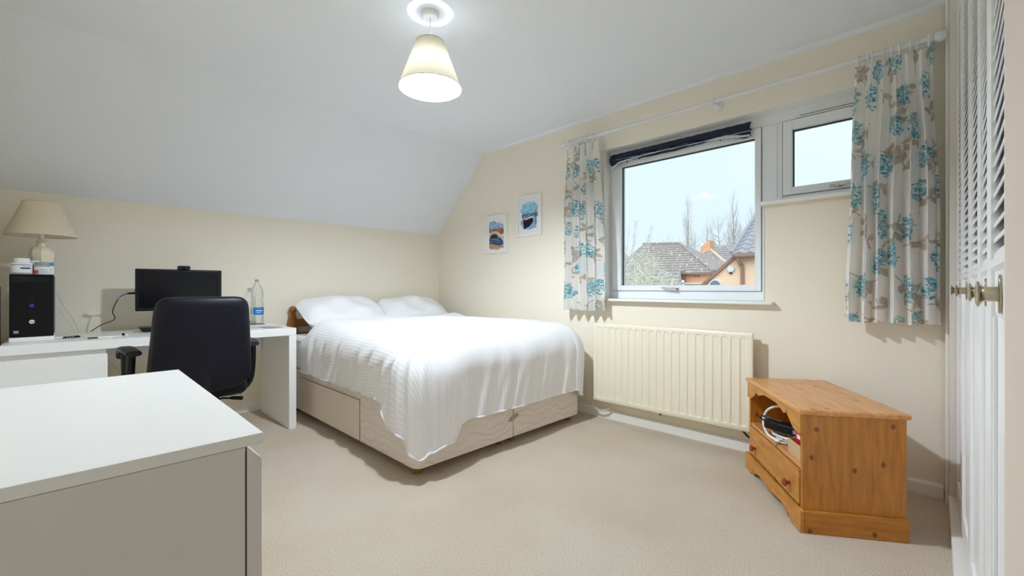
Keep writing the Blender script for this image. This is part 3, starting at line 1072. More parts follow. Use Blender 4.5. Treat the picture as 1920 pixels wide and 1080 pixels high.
mt = empty('mattress', (cx_, cy_, 0.36))
tag(mt, 'white mattress under the duvet on the divan base', 'mattress')
MB().prism(rrect(bx0 + 0.015 - cx_, bx1 - 0.015 - cx_, by0 + 0.02 - cy_, by1 - 0.02 - cy_, 0.06, {(1, 1), (-1, 1), (1, -1), (-1, -1)}), 2, 0.0, 0.265).build('mattress_body', 'sheet_white', mt, smooth=True, bevel=0.035, seg=4, angle=30)
for z in (0.03, 0.235):
    P = rrect(bx0 + 0.015 - cx_, bx1 - 0.015 - cx_, by0 + 0.02 - cy_, by1 - 0.02 - cy_, 0.06, {(1, 1), (-1, 1), (1, -1), (-1, -1)})
    MB().tube([(x, y, z) for x, y in P + P[:1]], 0.006, 6).build('piping', 'sheet_white', mt, smooth=True)

# duvet draped over mattress
def duvet():
    x0, x1, y0, y1 = 1.425, 2.635, 2.095, 3.44
    zt = 0.745
    R = 0.195
    hangL, hangF, hangR = 0.475, 0.595, 0.52
    rnd = random.Random(4)
    nx, ny = 320, 300
    P0, P1 = x0 - hangL, x1 + hangR
    Q0, Q1 = y0 - hangF, y1 + 0.03
    ck = [(rnd.uniform(2, 6), rnd.uniform(2, 6), rnd.uniform(0, 6.28), rnd.uniform(0.3, 1)) for _ in range(7)]
    def lump(x, y):
        return sum(w * math.sin(a * x * 1.7 + b * y * 1.3 + c) for a, b, c, w in ck) / 4.0
    # soft creases on the left side: (position, width, depth, slant)
    cre = [(3.28, .035, .020, .25), (3.12, .03, .016, .35), (2.93, .03, .030, .42), (2.85, .02, .016, .45), (2.66, .035, .022, .5), (2.50, .03, .028, .55), (2.33, .04, .020, .6), (2.21, .03, .022, .6)]
    vs, uvs = [], []
    for j in range(ny + 1):
        q = Q0 + (Q1 - Q0) * j / ny
        for i in range(nx + 1):
            p = P0 + (P1 - P0) * i / nx
            cxp = min(max(p, x0), x1)
            cyp = max(q, y0)
            ex, ey = p - cxp, q - cyp
            L = math.hypot(ex, ey)
            dx, dy = (ex / L, ey / L) if L > 1e-9 else (0.0, 0.0)
            # rounded tips at the two foot corners
            tip = 0.625 if ex < 0 else 0.66
            if ey < 0 and ex != 0 and L > tip - 0.06:
                L = tip - 0.06 + 0.06 * (1 - math.exp(-(L - tip + 0.06) / 0.06))
            th = L / R
            if th < PI / 2:
                out, drop = R * math.sin(th), R * (1 - math.cos(th))
            else:
                out, drop = R - 0.05 * (L - R * PI / 2), R + (L - R * PI / 2)
            k = smoothstep(0.10, 0.40, L)
            if L > 1e-9:
                if ex < 0 and ey == 0:
                    rip = 0.35 * math.sin(q * 37 + 1.2 * math.sin(q * 9)) + 0.25 * math.sin(q * 63 + 1)
                    d = 0.006 * rip
                    for cpos, cw, cdp, csl in cre:
                        t = (q - cpos + csl * (0.42 - L)) / cw
                        d -= 1.5 * cdp * math.exp(-t * t) * smoothstep(0.12, 0.30, L) * (1.1 - 0.5 * smoothstep(0.3, 0.5, L))
                    out += d * k
                    k2 = smoothstep(2.45, 2.1, q)
                    out += 0.03 * k2 * k
                elif ex > 0 and ey == 0:
                    out += 0.004 * math.sin(q * 23) * k
                elif ex == 0:
                    sl = p + 0.25 * (L - 0.3)
                    rip = math.sin(sl * 33 + 1.6 * math.sin(p * 7)) * 0.5 + 0.5 * math.sin(sl * 71 + 1) * smoothstep(0.3, 0.5, L) + 0.8 * math.sin(p * 9 + 2)
                    out += 0.0095 * rip * k
                    k2 = smoothstep(1.75, 1.43, p)
                    out += 0.035 * k2 * k * (1 - 0.4 * smoothstep(.45, .6, L)) - 0.02 * math.exp(-((p - 1.62) / 0.05) ** 2) * k
                else:
                    a = math.atan2(abs(ey), abs(ex))
                    rip = math.sin(a * 9 + 0.6) + 0.6 * math.sin(a * 21 + 1)
                    s2 = math.sin(2 * a)
                    out += (0.033 + 0.020 * rip * s2 + 0.02 * s2) * k if ex < 0 else (0.01 + 0.012 * rip * s2) * k
            xf = 0.09 * smoothstep(1.535, 1.485, p) * smoothstep(0.33, 0.58, L)
            xs = 0.12 * smoothstep(2.30, 2.10, q) * smoothstep(0.25, 0.47, L)
            if ex == 0 and ey < 0:
                drop += xf
            elif ey == 0 and ex < 0:
                drop += xs
            elif ex < 0 and ey < 0:
                f_ = math.atan2(-ey, -ex) / (PI / 2)
                drop += xs + (xf - xs) * f_
            z = zt - drop
            topk = 1 - smoothstep(0.0, 0.30, L)
            z += topk * (0.020 * lump(cxp, cyp) + 0.003 * math.sin(cxp * 21 + 3 * cyp) * math.sin(cyp * 9 + 1))
            z += topk * 0.035 * math.exp(-((cxp - 1.9) / 0.7) ** 2 - ((cyp - 2.7) / 0.7) ** 2)
            z += topk * 0.020 * smoothstep(3.2, 3.40, cyp)
            if q > y1 - 0.08:          # rolled head edge
                e = smoothstep(y1 - 0.08, y1 + 0.03, q)
                z -= 0.10 * e * e * topk
            # shallow cross creases where the cover turns down on the left
            if ex < 0:
                z -= 0.006 * math.sin(q * 19 + p * 9) * (1 - abs(smoothstep(0.05, 0.35, L) * 2 - 1))
            X = cxp + dx * out
            Y = cyp + dy * out
            if ex > 0:
                X = min(X, 2.838)
            vs.append((X, Y, max(z, 0.075)))
            uvs.append((p, q))
    w = nx + 1
    fs = [(j * w + i, j * w + i + 1, (j + 1) * w + i + 1, (j + 1) * w + i) for j in range(ny) for i in range(nx)]
    root = empty('duvet', (cx_, 2.7, 0.64))
    tag(root, 'plump white satin stripe duvet draped over the bed', 'duvet')
    m = MB()
    m.add([(a - cx_, b - 2.7, c - 0.64) for a, b, c in vs], fs)
    o = m.build('duvet_cover', 'satin_stripe', root, smooth=True, fix=False, angle=80)
    uvl = o.data.uv_layers.new(name='UVMap')
    li = np.empty(len(o.data.loops), dtype=np.int32)
    o.data.loops.foreach_get('vertex_index', li)
    U = np.array(uvs, dtype=np.float32)[li]
    uvl.data.foreach_set('uv', U.ravel())
    sd = o.modifiers.new('thick', 'SOLIDIFY')
    sd.thickness = 0.018
    sd.offset = -1
    hem = [vs[j * w] for j in range(ny, -1, -3)] + [vs[i] for i in range(0, w, 3)] + [vs[j * w + nx] for j in range(0, ny + 1, 3)]
    MB().tube([(a - cx_, b - 2.7, c - 0.64) for a, b, c in hem], 0.006, 6).build('hem', 'sheet_white', root, smooth=True)
duvet()

def pillow(name, label, loc, size, tilt, rz, seed, par=None):
    w, d, t = size
    rnd = random.Random(seed)
    ph = [rnd.uniform(0, 6.28) for _ in range(4)]
    N = 36
    def half(sg):
        def fn(u, v):
            a, b = 2 * u - 1, 2 * v - 1
            pr = (max(0, 1 - abs(a) ** 2.6) * max(0, 1 - abs(b) ** 2.6)) ** 0.55
            px = a * w / 2 * (1 - 0.05 * (1 - b * b) * 0 - 0.06 * (1 - abs(b)) * abs(a) ** 6 * 0)
            px = a * w / 2 * (1 - 0.16 * abs(b) ** 5 * abs(a) ** 2)
            py = b * d / 2 * (1 - 0.20 * abs(a) ** 5 * abs(b) ** 2)
            pz = sg * t / 2 * pr + pr * 0.012 * (math.sin(7 * a + ph[0] + 3 * b) + math.sin(5 * b + ph[1] - 4 * a))
            return (px, py, pz)
        return fn
    r = empty(name, loc)
    r.rotation_euler = (tilt, 0, rz)
    tag(r, label, 'pillow', 'pillows at the head of the bed')
    m = MB().grid(half(1), N, N)
    m.grid(half(-1), N, N)
    m.build('pillow_case', 'sheet_white', r, smooth=True, angle=75)
    seam = [(half(1)(i / 20, 0)) for i in range(21)] + [half(1)(1, i / 20) for i in range(1, 21)] + [half(1)(1 - i / 20, 1) for i in range(1, 21)] + [half(1)(0, 1 - i / 20) for i in range(1, 20)]
    MB().tube(seam + seam[:1], 0.004, 6).build('seam', 'sheet_white', r, smooth=True)
    return r
pillow('pillow', 'white pillow propped at the headboard above the desk side of the bed', (1.715, 3.765, 0.805), (0.74, 0.46, 0.19), math.radians(29), 0.03, 1)
pillow('pillow', 'white pillow propped at the headboard nearest the window wall corner', (2.445, 3.78, 0.795), (0.70, 0.44, 0.20), math.radians(27), -0.03, 2)

# ------------------------------------------------------------------ desk
dk = empty('desk', (0.458, 3.65, 0))
tag(dk, 'long glossy white desk with a drawer unit, along the back wall', 'desk')
D0 = Vector((0.458, 3.65, 0))
def dbox(name, m, x0, x1, y0, y1, z0, z1, bev=0.002, par=dk):
    return BX(x0 - D0.x, x1 - D0.x, y0 - D0.y, y1 - D0.y, z0, z1).build(name, m, par, bevel=bev)
dbox('desktop', 'furniture_white', -0.242, 1.158, 3.325, 3.978, 0.678, 0.730, 0.003)
dbox('side_panel', 'furniture_white', 1.108, 1.158, 3.326, 3.978, 0.0, 0.6775, 0.003)
dbox('drawer_carcass', 'furniture_white', -0.242, 0.150, 3.355, 3.978, 0.0, 0.677)
for a, b in ((0.33, 0.650), (0.02, 0.322)):
    df = dbox('drawer_front', 'furniture_white', -0.242, 0.153, 3.330, 3.352, a, b)
dbox('back_rail', 'furniture_white', 0.152, 1.106, 3.955, 3.975, 0.50, 0.677)

# ------------------------------------------------------------------ things on the desk
ZT = 0.7302
# slim white box under the computer
BX(-0.083, 0.083, -0.10, 0.10, 0.0, 0.024).build('slim_white_box', 'furniture_white', bevel=0.004)
o = bpy.data.objects['slim_white_box']
o.location = (-0.140, 3.60, ZT)
tag(o, 'slim white plastic box lying flat under the black computer tower', 'box')
pc = empty('computer_tower', (-0.140, 3.69, ZT + 0.0243))
tag(pc, 'black desktop computer tower with a round logo, standing on the desk', 'computer')
BX(-0.081, 0.081, -0.165, 0.185, 0.0, 0.338).build('case', 'pc_black', pc, bevel=0.004)
fr = MB().prism([(-0.0815, 0), (0.0815, 0), (0.0815, 0.34), (-0.0815, 0.34)], 1, -0.178, -0.165).build('front_panel', 'pc_black', pc, bevel=0.004)
BX(-0.078, 0.078, -0.1793, -0.178, 0.292, 0.334).build('drive_bay', 'screen_black', pc, bevel=0.002)
for k in range(3):
    BX(-0.06, 0.06, -0.1800, -0.1790, 0.305 + k * 0.008, 0.307 + k * 0.008).build('bay_line', 'grey_plastic', pc)
BX(-0.012, 0.012, -0.180, -0.178, 0.10, 0.235).build('power_strip', 'screen_black', pc, bevel=0.003)
BX(-0.008, 0.008, -0.1805, -0.180, 0.163, 0.167).build('status_light', 'screen_blue', pc)
BX(-0.008, 0.008, -0.1805, -0.180, 0.172, 0.176).build('status_light', 'screen_blue', pc)
BX(-0.010, 0.010, -0.1785, -0.178, 0.106, 0.1085).build('logo_line', 'label_grey', pc)
lg = MB().lathe([(0.0108, 0.0), (0.0108, -0.0012), (0.0100, -0.0016)], 28, (0, -0.178, 0), 'y')
lo = lg.build('logo_disc', 'paper_white', pc, smooth=True)
lo.location = (0, 0, 0.082)
text_mesh('logo_letters', 'hp', 0.0185, 'pc_black', lo, (0.0, -0.1799, 0.0012), (PI / 2, 0, 0), shear=0.25)
BX(-0.066, -0.048, -0.1785, -0.178, 0.022, 0.036).build('sticker', 'label_grey', pc)

# tubs of pills standing on the computer
ZP = ZT + 0.0243 + 0.3402
def tub(label, x, y, r, h, capm, capr, caph, stripes=()):
    r, h, capr, caph = r * 1.38, h * 1.42, capr * 1.38, caph * 1.42
    e = empty('pill_bottle', (x, y, ZP))
    tag(e, label, 'bottle', 'pill bottles on the computer')
    MB().lathe([(r * 0.94, 0), (r, 0.003), (r, h * 0.9), (r * 0.9, h * 0.97), (capr * 0.9, h)], 24).build('bottle_body', 'pill_white', e, smooth=True)
    MB().lathe([(capr, h), (capr, h + caph * 0.9), (capr * 0.9, h + caph)], 24).build('lid', capm, e, smooth=True)
    for m, z0, z1, a0, a1 in stripes:
        n = 10
        g = MB().grid(lambda u, v: ((r + 0.0006) * math.cos(a0 + (a1 - a0) * u), (r + 0.0006) * math.sin(a0 + (a1 - a0) * u), h * (z0 + (z1 - z0) * v)), n, 1)
        g.build('label_print', m, e, fix=False)
A = -PI / 2
tub('white lidded pill tub with dark print, leftmost on the computer', -0.179, 3.575, 0.029, 0.046, 'pill_white', 0.022, 0.016,
    stripes=[('label_grey', 0.76, 0.82, A - 1.2, A + 0.9), ('label_navy', 0.44, 0.56, A - 0.1, A + 0.9), ('label_grey', 0.62, 0.68, A + 0.1, A + 0.9), ('label_grey', 0.08, 0.13, A - 1.2, A + 1.0)])
tub('pill bottle with a navy label half hidden between two white tubs', -0.137, 3.632, 0.016, 0.048, 'pill_white', 0.015, 0.008,
    stripes=[('label_navy', 0.15, 0.7, A - 1.2, A + 1.3)])
tub('squat white pill tub with a grey lid and an orange label patch', -0.105, 3.575, 0.0225, 0.032, 'pill_grey', 0.0215, 0.017,
    stripes=[('label_orange', 0.15, 0.55, A - 1.3, A - 0.4), ('label_grey', 0.55, 0.62, A - 0.3, A + 0.8), ('label_grey', 0.3, 0.36, A - 0.2, A + 0.8)])
tub('slim white pill bottle with a teal screw cap', -0.080, 3.635, 0.0140, 0.037, 'pill_teal', 0.0145, 0.013,
    stripes=[('label_grey', 0.6, 0.66, A - 0.5, A + 0.7), ('label_grey', 0.4, 0.46, A - 0.5, A + 0.5)])

# table lamp standing on the rear of the computer
tl = empty('table_lamp', (-0.112, 3.775, ZP))
tag(tl, 'cream ceramic table lamp with a wide pleated cone shade, standing behind the pill bottles', 'lamp')
n8 = MB().lathe([(0.040, 0.0), (0.042, 0.008), (0.030, 0.016), (0.036, 0.04), (0.048, 0.09), (0.053, 0.125), (0.050, 0.145), (0.040, 0.16), (0.030, 0.165), (0.020, 0.172), (0.017, 0.19), (0.024, 0.198), (0.024, 0.206), (0.012, 0.212)], 8)
n8.build('lamp_base', 'ceramic', tl, bevel=0.003)
MB().lathe([(0.010, 0.21), (0.010, 0.27), (0.017, 0.275), (0.017, 0.31)], 14).build('lamp_holder', 'gloss_white', tl, smooth=True)
ts = MB().lathe([(0.150, 0.232), (0.078, 0.430)], 48, cap=False).build('lamp_shade', 'table_lamp_fabric', tl, smooth=True, fix=False)
MB().torus((0, 0, 0.232), 0.150, 0.002, 'z', 48, 6).build('shade_rim', 'plastic_beige', ts, smooth=True)
MB().torus((0, 0, 0.430), 0.078, 0.002, 'z', 40, 6).build('shade_rim', 'plastic_beige', ts, smooth=True)

# dark upright thing and mirror edge at the far left
o = BX(-0.012, 0.012, -0.12, 0.12, 0, 1.03).build('folding_board', 'dark_panel', bevel=0.004)
o.location = (-0.292, 3.82, ZT - 0.7302)
tag(o, 'dark upright board at the left frame edge beyond the end of the desk', 'board')
mr = empty('wall_mirror', (XL, 3.80, 0.95))
tag(mr, 'narrow cream framed mirror edge at the far left beside the lamp', 'mirror')
m_ = MB()
for a in ((-0.22, -0.19, 0, 0.60), (0.19, 0.22, 0, 0.60), (-0.19, 0.19, 0, 0.03), (-0.19, 0.19, 0.57, 0.60)):
    m_.box(0.001, 0.016, *a)
m_.build('frame', 'ceramic', mr, bevel=0.003)
BX(0.002, 0.008, -0.19, 0.19, 0.03, 0.57).build('mirror_glass', 'chrome', mr)

# monitor
mo = empty('monitor', (0.545, 3.77, ZT))
tag(mo, 'black computer monitor, switched off, on the desk behind the office chair', 'monitor')
BX(-0.240, 0.240, -0.022, 0.012, 0.136, 0.418).build('housing', 'black_plastic', mo, bevel=0.006)
BX(-0.222, 0.222, -0.0232, -0.0218, 0.158, 0.404).build('screen', 'screen_black', mo)
MB().prism([(-0.205, 0.0), (0.205, 0.0), (0.20, 0.02), (0.16, 0.03), (-0.16, 0.03), (-0.225, 0.03)], 1, -0.075, 0.055).build('stand_base', 'black_plastic', mo, bevel=0.004)
BX(-0.035, 0.035, 0.008, 0.03, 0.025, 0.24).build('stand_neck', 'black_plastic', mo, bevel=0.004)
wc = empty('webcam', (0.560, 3.765, ZT + 0.4185))
tag(wc, 'small black webcam clipped on the top edge of the monitor', 'webcam')
MB().prism(rrect(-0.036, 0.036, -0.001, 0.025, 0.010, {(1, 1), (-1, 1), (1, -1), (-1, -1)}), 1, -0.036, -0.008).build('camera_body', 'black_plastic', wc, smooth=True, bevel=0.003)
MB().lathe([(0.008, -0.036), (0.008, -0.0385), (0.005, -0.039)][::-1], 14, (0, 0, 0.012), 'y').build('lens', 'screen_black', wc, smooth=True)
BX(-0.02, 0.02, -0.012, 0.015, 0.0002, 0.003).build('clip', 'black_plastic', wc)
# video cable from the monitor to the back of the desk
vc = empty('video_cable', (0.24, 3.80, ZT))
tag(vc, 'black cable with a plug and paper tag running from monitor down to the desk', 'cable')
def cat(pts, n=8):
    P = [Vector(p) for p in pts]
    out = []
    for i in range(len(P) - 1):
        a, b = P[max(i - 1, 0)], P[i]
        c, d = P[i + 1], P[min(i + 2, len(P) - 1)]
        for k in range(n):
            t = k / n
            out.append(0.5 * ((2 * b) + (-a + c) * t + (2 * a - 5 * b + 4 * c - d) * t * t + (-a + 3 * b - 3 * c + d) * t ** 3))
    out.append(P[-1])
    return out
cp = [(0.05, -0.02, 0.255), (0.018, 0.0, 0.248), (-0.012, 0.02, 0.222), (-0.040, 0.04, 0.14), (-0.030, 0.06, 0.085), (-0.09, 0.09, 0.05), (-0.14, 0.12, 0.008)]
MB().tube(cat(cp), 0.0028, 6).build('wire', 'cable_black', vc, smooth=True)
MB().tube([(0.062, -0.025, 0.256), (0.03, -0.01, 0.254)], [0.008, 0.006], 8).build('plug', 'black_plastic', vc, smooth=True)
pt = BX(-0.022, 0.022, -0.0006, 0.0006, -0.008, 0.008).build('tag', 'label_grey', vc)
pt.location = (-0.025, 0.015, 0.235)
pt.rotation_euler = (0, math.radians(25), 0)
# thin cables running behind the computer
tc_ = MB().tube(cat([(-0.052, 3.86, 0.99), (-0.02, 3.88, 0.90), (0.02, 3.89, 0.82), (0.045, 3.90, 0.737)]), 0.0017, 5)
o = tc_.build('thin_cable', 'plastic_beige', smooth=True)
tag(o, 'thin pale cable dangling down behind the black computer tower', 'cable')
tc_ = MB().tube(cat([(-0.052, 3.88, 0.90), (-0.01, 3.91, 0.82), (0.03, 3.93, 0.737)]), 0.0012, 5)
o = tc_.build('thin_cable', 'plastic_beige', smooth=True)
tag(o, 'thinner pale cable, the shorter of two hanging by the computer tower', 'cable')
# small black gadget with a cap
us = empty('usb_adapter', (0.010, 3.60, ZT))
tag(us, 'small black stick with a white cable end, right of the computer tower', 'adapter')
us.rotation_euler = (0, 0, 0.08)
MB().prism([(-0.036, 0.0), (0.034, 0.0), (0.038, 0.006), (0.030, 0.011), (-0.030, 0.009)], 1, -0.010, 0.010).build('stick_body', 'black_plastic', us, bevel=0.002)
MB().tube([(-0.034, 0, 0.005), (-0.062, 0.0, 0.006)], 0.004, 8).build('cable_end', 'cable_white', us, smooth=True)
for k in range(3):
    BX(-0.02 + 0.012 * k, -0.014 + 0.012 * k, -0.0106, -0.010, 0.003, 0.007).build('mark', 'label_grey', us)
pn = empty('pen', (0.105, 3.45, ZT))
tag(pn, 'slim dark pen lying near the front edge of the desk', 'pen')
pn.rotation_euler = (0, 0, 0.05)
MB().tube([(-0.03, 0, 0.004), (0.012, 0, 0.004)], 0.004, 8).build('grip', 'grey_plastic', pn, smooth=True)
MB().tube([(0.012, 0, 0.004), (0.07, 0, 0.004), (0.078, 0, 0.004)], [0.004, 0.0035, 0.001], 8).build('barrel', 'cable_white', pn, smooth=True)
wcb = MB().tube(cat([(0.045, 3.60, ZT + 0.002), (0.07, 3.56, ZT + 0.002), (0.065, 3.52, ZT + 0.002), (0.10, 3.50, ZT + 0.002), (0.18, 3.49, ZT + 0.002), (0.225, 3.53, ZT + 0.003)]), 0.0016, 5)
o = wcb.build('earphone_wire', 'cable_white', smooth=True)
tag(o, 'thin white wire curling across the white desktop', 'cable')
eb = empty('earbud', (0.232, 3.535, ZT))
tag(eb, 'tiny black and white earbud lying on the desk', 'earbud')
MB().lathe([(0.001, 0.0), (0.007, 0.003), (0.008, 0.009), (0.005, 0.014), (0.001, 0.015)], 12).build('tip', 'black_plastic', eb, smooth=True)
MB().tube([(0.008, -0.004, 0.005), (0.018, -0.012, 0.004)], 0.0045, 8).build('stem', 'cable_white', eb, smooth=True)

# water bottle
wb = empty('water_bottle', (1.060, 3.905, ZT + 0.0035))
tag(wb, 'clear plastic water bottle with a blue label at the end of the desk', 'bottle')
r_ = 0.0455
bp_ = [(0.030, 0.004), (r_ * 0.9, 0.0), (r_, 0.010), (r_, 0.06), (r_ * 0.97, 0.066), (r_, 0.072), (r_, 0.125), (r_ * 0.94, 0.133), (r_, 0.142), (r_, 0.175), (r_ * 0.86, 0.188), (r_ * 0.86, 0.194), (r_, 0.21), (r_, 0.245), (r_ * 0.93, 0.272), (r_ * 0.70, 0.30), (r_ * 0.40, 0.322), (0.0135, 0.332), (0.0135, 0.345)]
MB().lathe(bp_, 32, cap=False).build('bottle_body', 'bottle_plastic', wb, smooth=True, fix=False, angle=60)
MB().lathe([(0.0155, 0.336), (0.0155, 0.352), (0.013, 0.355)], 16).build('cap', 'pill_grey', wb, smooth=True)
AC = math.atan2(-3.9, -1.06)
def arc(m, a0, a1, z0, z1, nm='label'):
    return MB().grid(lambda u, v: ((r_ + 0.0007) * math.cos(a0 + (a1 - a0) * u), (r_ + 0.0007) * math.sin(a0 + (a1 - a0) * u), z0 + (z1 - z0) * v), 16, 1).build(nm, m, wb, smooth=True, fix=False)
arc('label_blue', AC - 0.62, AC + 2.0, 0.072, 0.132)
arc('card_grey', AC - 1.7, AC - 0.62, 0.072, 0.132, 'label_panel')
for k in range(4):
    arc('label_navy', AC - 1.4, AC - 0.75, 0.082 + k * 0.010, 0.086 + k * 0.010, 'label_print')
arc('paper_white', AC - 0.2, AC + 0.9, 0.103, 0.108, 'label_print')
arc('paper_white', AC - 0.1, AC + 0.6, 0.090, 0.093, 'label_print')
def flat(name, label, m, pts, h, z, cat_):
    cx = sum(p[0] for p in pts) / len(pts)
    cy = sum(p[1] for p in pts) / len(pts)
    o = MB().prism([(a - cx, b - cy) for a, b in pts], 2, 0, h).build(name, m, bevel=0.0006)
    o.location = (cx, cy, z)
    tag(o, label, cat_)
    return o
flat('coaster', 'thin dark mat under the water bottle', 'grey_plastic', [(1.00, 3.86), (1.10, 3.845), (1.105, 3.955), (1.01, 3.965)], 0.003, ZT, 'coaster')
flat('card', 'pinkish rectangular card lying on the desk near its right end', 'card_pink', [(0.995, 3.425), (1.105, 3.435), (1.10, 3.52), (0.99, 3.50)], 0.003, ZT + 0.0031, 'card')
flat('card', 'grey card half tucked under the pinkish card on the desk', 'label_grey', [(0.965, 3.56), (0.985, 3.47), (1.075, 3.50), (1.06, 3.60)], 0.003, ZT, 'card')
flat('sheet_of_paper', 'pale sheet of paper on the desk behind the office chair', 'card_grey', [(0.80, 3.50), (0.95, 3.47), (0.985, 3.66), (0.83, 3.70)], 0.0015, ZT, 'paper')
# loose cables under the desk
o = MB().tube(cat([(0.16, 3.94, 0.66), (0.22, 3.93, 0.645), (0.35, 3.93, 0.635), (0.5, 3.94, 0.64), (0.62, 3.945, 0.665)]), 0.003, 6).build('mains_cable', 'cable_black', smooth=True)
tag(o, 'dark cable sagging below the desktop behind the chair arm', 'cable')
o = MB().tube(cat([(0.155, 3.95, 0.56), (0.21, 3.95, 0.50), (0.26, 3.95, 0.40), (0.33, 3.95, 0.20), (0.40, 3.95, 0.004)]), 0.0022, 6).build('mains_cable', 'plastic_beige', smooth=True)
tag(o, 'pale cable dropping to the floor beside the desk drawers', 'cable')

# ------------------------------------------------------------------ office chair
ch = empty('office_chair', (0.458, 2.815, 0), math.radians(2))
tag(ch, 'black leather swivel office chair with armrests, seen from behind at the desk', 'chair')
# local: +y towards desk, x right
def back_fn(u, v):
    # u across, v up
    a = 2 * u - 1
    hw = 0.222 + 0.028 * (1 - v) - 0.03 * (2 * abs(v - 0.45)) ** 6
    hw = 0.212 + 0.034 * (1 - v)
    return a, hw
def chair_back():
    N, Mv = 40, 30
    m = MB()
    vs = []
    # superellipse outline
    def outline(t, k=1.0):
        c, s = math.cos(t), math.sin(t)
        e = 0.23
        x = math.copysign(abs(c) ** e, c)
        y = math.copysign(abs(s) ** e, s)
        v = (y + 1) / 2
        hw = 0.190 + 0.030 * (1 - v)
        return x * hw * k, 0.738 + y * 0.240 * k + 0.03 * (1 - v) * (abs(x) ** 2) * k
    NT = 64
    rings = []
    prof = [(-0.055, 0.55), (-0.060, 0.8), (-0.056, 0.93), (-0.045, 0.98), (-0.015, 1.0), (0.02, 0.985), (0.045, 0.93), (0.055, 0.75), (0.06, 0.45)]
    for (yy, k) in prof:
        ring = []
        for i in range(NT):
            x, z = outline(2 * PI * i / NT, k)
            lean = -0.10 * (z - 0.5)
            curve = 0.55 * x * x
            ring.append((x, yy - 0.20 + lean + curve, z))
        rings.append(ring)
    for r in rings:
        vs += r
    fs = []
    for j in range(len(rings) - 1):
        for i in range(NT):
            i2 = (i + 1) % NT
            fs.append((j * NT + i, j * NT + i2, (j + 1) * NT + i2, (j + 1) * NT + i))
    for base, j in ((len(vs), 0), (len(vs) + 1, len(rings) - 1)):
        cz = sum(q[2] for q in rings[j]) / NT
        cyv = prof[j][0] - 0.20 - 0.10 * (cz - 0.5)
        vs.append((0, cyv, cz))
        for i in range(NT):
            fs.append((base, j * NT + i, j * NT + (i + 1) % NT))
    m.add(vs, fs)
    return m
chair_back().build('backrest', 'black_leather', ch, smooth=True, angle=60)
MB().prism(rrect(-0.235, 0.235, -0.15, 0.29, 0.08, {(1, 1), (-1, 1), (1, -1), (-1, -1)}), 2, 0.445, 0.53).build('seat', 'black_leather', ch, smooth=True, bevel=0.03, seg=4, angle=30)
for sx in (-1, 1):
    ar = MB()
    path = [(sx * 0.250, -0.13, 0.712), (sx * 0.260, -0.06, 0.722), (sx * 0.262, 0.06, 0.720), (sx * 0.26, 0.125, 0.700), (sx * 0.258, 0.15, 0.672)]
    P = cat(path, 5)
    prev = None
    w2, h2 = 0.030, 0.013
    vs, fs = [], []
    for i, p in enumerate(P):
        for k in range(10):
            t = 2 * PI * k / 10
            vs.append((p.x + w2 * math.copysign(abs(math.cos(t)) ** 0.7, math.cos(t)), p.y, p.z + h2 * math.copysign(abs(math.sin(t)) ** 0.7, math.sin(t)) ))
    for i in range(len(P) - 1):
        for k in range(10):
            fs.append((i * 10 + k, i * 10 + (k + 1) % 10, (i + 1) * 10 + (k + 1) % 10, (i + 1) * 10 + k))
    fs.append(tuple(range(10)))
    fs.append(tuple(range(len(vs) - 10, len(vs))))
    ar.add(vs, fs)
    ao = ar.build('armrest', 'grey_plastic', ch, smooth=True, angle=50)
    MB().tube(cat([(sx * 0.255, -0.10, 0.71), (sx * 0.258, -0.09, 0.62), (sx * 0.255, -0.05, 0.50), (sx * 0.21, -0.02, 0.435)], 5), 0.017, 10).build('arm_post', 'black_plastic', ch, smooth=True)
    MB().tube(cat([(sx * 0.258, 0.10, 0.705), (sx * 0.258, 0.08, 0.60), (sx * 0.255, 0.04, 0.50), (sx * 0.21, 0.02, 0.435)], 5), 0.017, 10).build('arm_post', 'black_plastic', ch, smooth=True)
MB().tube(cat([(0, -0.235, 0.62), (0, -0.245, 0.50), (0, -0.19, 0.41), (0, -0.05, 0.395)], 5), 0.028, 10).build('back_bracket', 'black_plastic', ch, smooth=True)
BX(-0.10, 0.10, -0.10, 0.10, 0.40, 0.446).build('tilt_mechanism', 'black_plastic', ch, bevel=0.01)
lv = MB().tube([(0.06, -0.08, 0.425), (0.10, -0.16, 0.445), (0.135, -0.20, 0.446)], 0.005, 8).build('tilt_lever', 'black_plastic', ch, smooth=True)
MB().tube([(0.128, -0.192, 0.447), (0.165, -0.235, 0.446)], [0.009, 0.011], 8).build('lever_grip', 'black_plastic', lv, smooth=True)
MB().lathe([(0.028, 0.10), (0.028, 0.24), (0.016, 0.245), (0.016, 0.38)], 16).build('gas_lift', 'black_plastic', ch, smooth=True)
for k in range(5):
    a = 2 * PI * k / 5 + 0.3
    c_, s_ = math.cos(a), math.sin(a)
    MB().tube([(0, 0, 0.105), (0.15 * c_, 0.15 * s_, 0.095), (0.27 * c_, 0.27 * s_, 0.07)], [0.025, 0.02, 0.014], 8).build('base_arm', 'black_plastic', ch, smooth=True)
    t = Vector((-s_, c_, 0))
    w = MB()
    for q in (-1, 1):
        c0 = Vector((0.27 * c_, 0.27 * s_, 0.027)) + t * (0.014 * q)
        w.tube([c0 - t * 0.008, c0 + t * 0.008], 0.026, 14)
    w.tube([(0.27 * c_, 0.27 * s_, 0.02), (0.27 * c_, 0.27 * s_, 0.075)], 0.006, 8)
    w.build('castor', 'black_plastic', ch, smooth=True)

